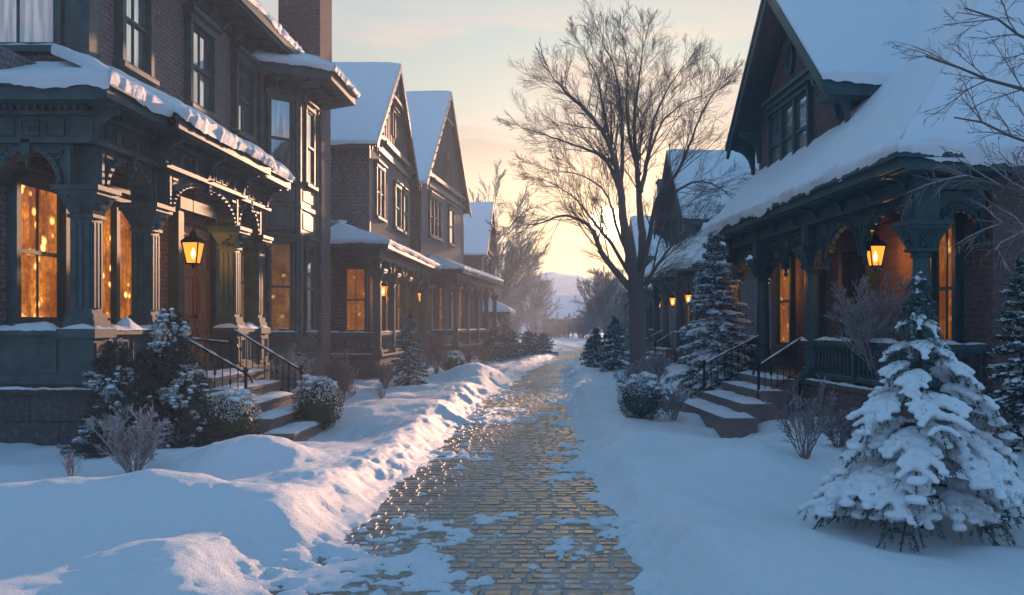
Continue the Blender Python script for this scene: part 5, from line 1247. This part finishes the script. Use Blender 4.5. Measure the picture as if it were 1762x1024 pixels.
sp = N(nt, 'ShaderNodeSeparateXYZ'); nt.links.new(D, sp.inputs[0])
dt = N(nt, 'ShaderNodeVectorMath', operation='DOT_PRODUCT'); nt.links.new(D, dt.inputs[0]); dt.inputs[1].default_value = gd
front = ramp(nt, sp.outputs[2], [(0, (.50, .35, .22)), (.07, (.52, .37, .24)), (.13, (.53, .395, .28)), (.19, (.57, .48, .40)), (.25, (.43, .47, .44)), (.32, (.36, .46, .46)), (.5, (.15, .37, .52)), (1, (.06, .28, .56))])
back = ramp(nt, sp.outputs[2], [(0, (.15, .27, .50)), (.15, (.085, .27, .52)), (.5, (.055, .27, .54)), (1, (.06, .28, .56))])
fz = N(nt, 'ShaderNodeMapRange', i_1=.15, i_2=.93); fz.interpolation_type = 'SMOOTHSTEP'; nt.links.new(dt.outputs['Value'], fz.inputs[0])
sky = mixc(nt, fz.outputs[0], back.outputs[0], front.outputs[0])
mp = N(nt, 'ShaderNodeMapping'); mp.inputs['Scale'].default_value = (1.5, 1.0, 6.5); mp.inputs['Location'].default_value = (.3, 0, .42); nt.links.new(D, mp.inputs[0])
cn = N(nt, 'ShaderNodeTexNoise', i_Scale=2.3, i_Detail=6, i_Roughness=.55, i_Distortion=.25); nt.links.new(mp.outputs[0], cn.inputs['Vector'])
cm = ramp(nt, cn.outputs[0], [(.40, (0, 0, 0)), (.50, (1, 1, 1))]).outputs[0]
hm = ramp(nt, sp.outputs[2], [(.10, (0, 0, 0)), (.18, (1, 1, 1)), (.27, (.75, .75, .75)), (.36, (.25, .25, .25))]).outputs[0]
cm = math_(nt, 'MULTIPLY', math_(nt, 'MULTIPLY', cm, hm), .85)
cc = ramp(nt, sp.outputs[2], [(.08, (.98, .72, .45)), (.17, (.70, .44, .33)), (.20, (.32, .25, .26)), (.24, (.31, .27, .30)), (.27, (.48, .34, .32)), (.30, (.74, .50, .40)), (.36, (.55, .50, .50))])
sky = mixc(nt, cm, sky, cc.outputs[0])
def lobe(p, c, k):
    e = math_(nt, 'POWER', math_(nt, 'MAXIMUM', dt.outputs['Value'], 0.0), p); m = N(nt, 'ShaderNodeVectorMath', operation='SCALE'); m.inputs[0].default_value = c; nt.links.new(math_(nt, 'MULTIPLY', e, k), m.inputs['Scale']); return m.outputs[0]
def addc(a, b): m = N(nt, 'ShaderNodeVectorMath', operation='ADD'); nt.links.new(a, m.inputs[0]); nt.links.new(b, m.inputs[1]); return m.outputs[0]
sky = addc(sky, lobe(60, (1, .55, .24), .20)); sky = addc(sky, lobe(1600, (1, .62, .26), .40)); sky = addc(sky, lobe(24000, (1, .85, .55), 110.0))
ns_ = N(nt, 'ShaderNodeTexSky', sky_type='NISHITA', sun_disc=False, sun_elevation=SUN_EL, sun_rotation=SUN_AZ)
nsc = N(nt, 'ShaderNodeVectorMath', operation='SCALE'); nt.links.new(ns_.outputs[0], nsc.inputs[0]); nsc.inputs['Scale'].default_value = .02
sky = addc(sky, nsc.outputs[0])
nt.links.new(sky, bg.inputs[0]); bg.inputs[1].default_value = 1.0

hz = MB(); hz.hexa([(-420, -65, -2.2), (420, -65, -2.2), (420, 720, -2.2), (-420, 720, -2.2), (-420, -65, 16.5), (420, -65, 16.5), (420, 720, 16.5), (-420, 720, 16.5)])
hm_ = bpy.data.materials.new('haze'); hm_.use_nodes = True; n2 = hm_.node_tree; n2.nodes.remove(n2.nodes['Principled BSDF']); pv = n2.nodes.new('ShaderNodeVolumePrincipled')
pv.inputs['Color'].default_value = (.74, .86, 1.0, 1); pv.inputs['Density'].default_value = .0023; pv.inputs['Anisotropy'].default_value = .42; n2.links.new(pv.outputs[0], n2.nodes['Material Output'].inputs['Volume'])
tag(hz.build('haze', hm_), kind='stuff')

cd = bpy.data.cameras.new('camera'); cam = bpy.data.objects.new('camera', cd); COL.objects.link(cam); cam.location = (0, 0, 1.8); cam.rotation_euler = (R(90), 0, 0)
cd.sensor_width = 36; cd.lens = 36 * 1526 / 1762; cd.shift_x = -84 / 1762; cd.shift_y = 48 / 1762; cd.clip_start = .1; cd.clip_end = 2000; sc.camera = cam
vs_ = sc.view_settings; vs_.view_transform = 'Standard'; vs_.look = 'None'; vs_.exposure = .18; vs_.gamma = 1; vs_.use_curve_mapping = False
sc.cycles.max_bounces = 6; sc.cycles.volume_bounces = 1; sc.cycles.diffuse_bounces = 3; sc.cycles.glossy_bounces = 3; sc.cycles.transparent_max_bounces = 8; sc.cycles.sample_clamp_indirect = 4; sc.cycles.sample_clamp_direct = 4; sc.cycles.caustics_reflective = False; sc.cycles.caustics_refractive = False
sc.cycles.use_denoising = True
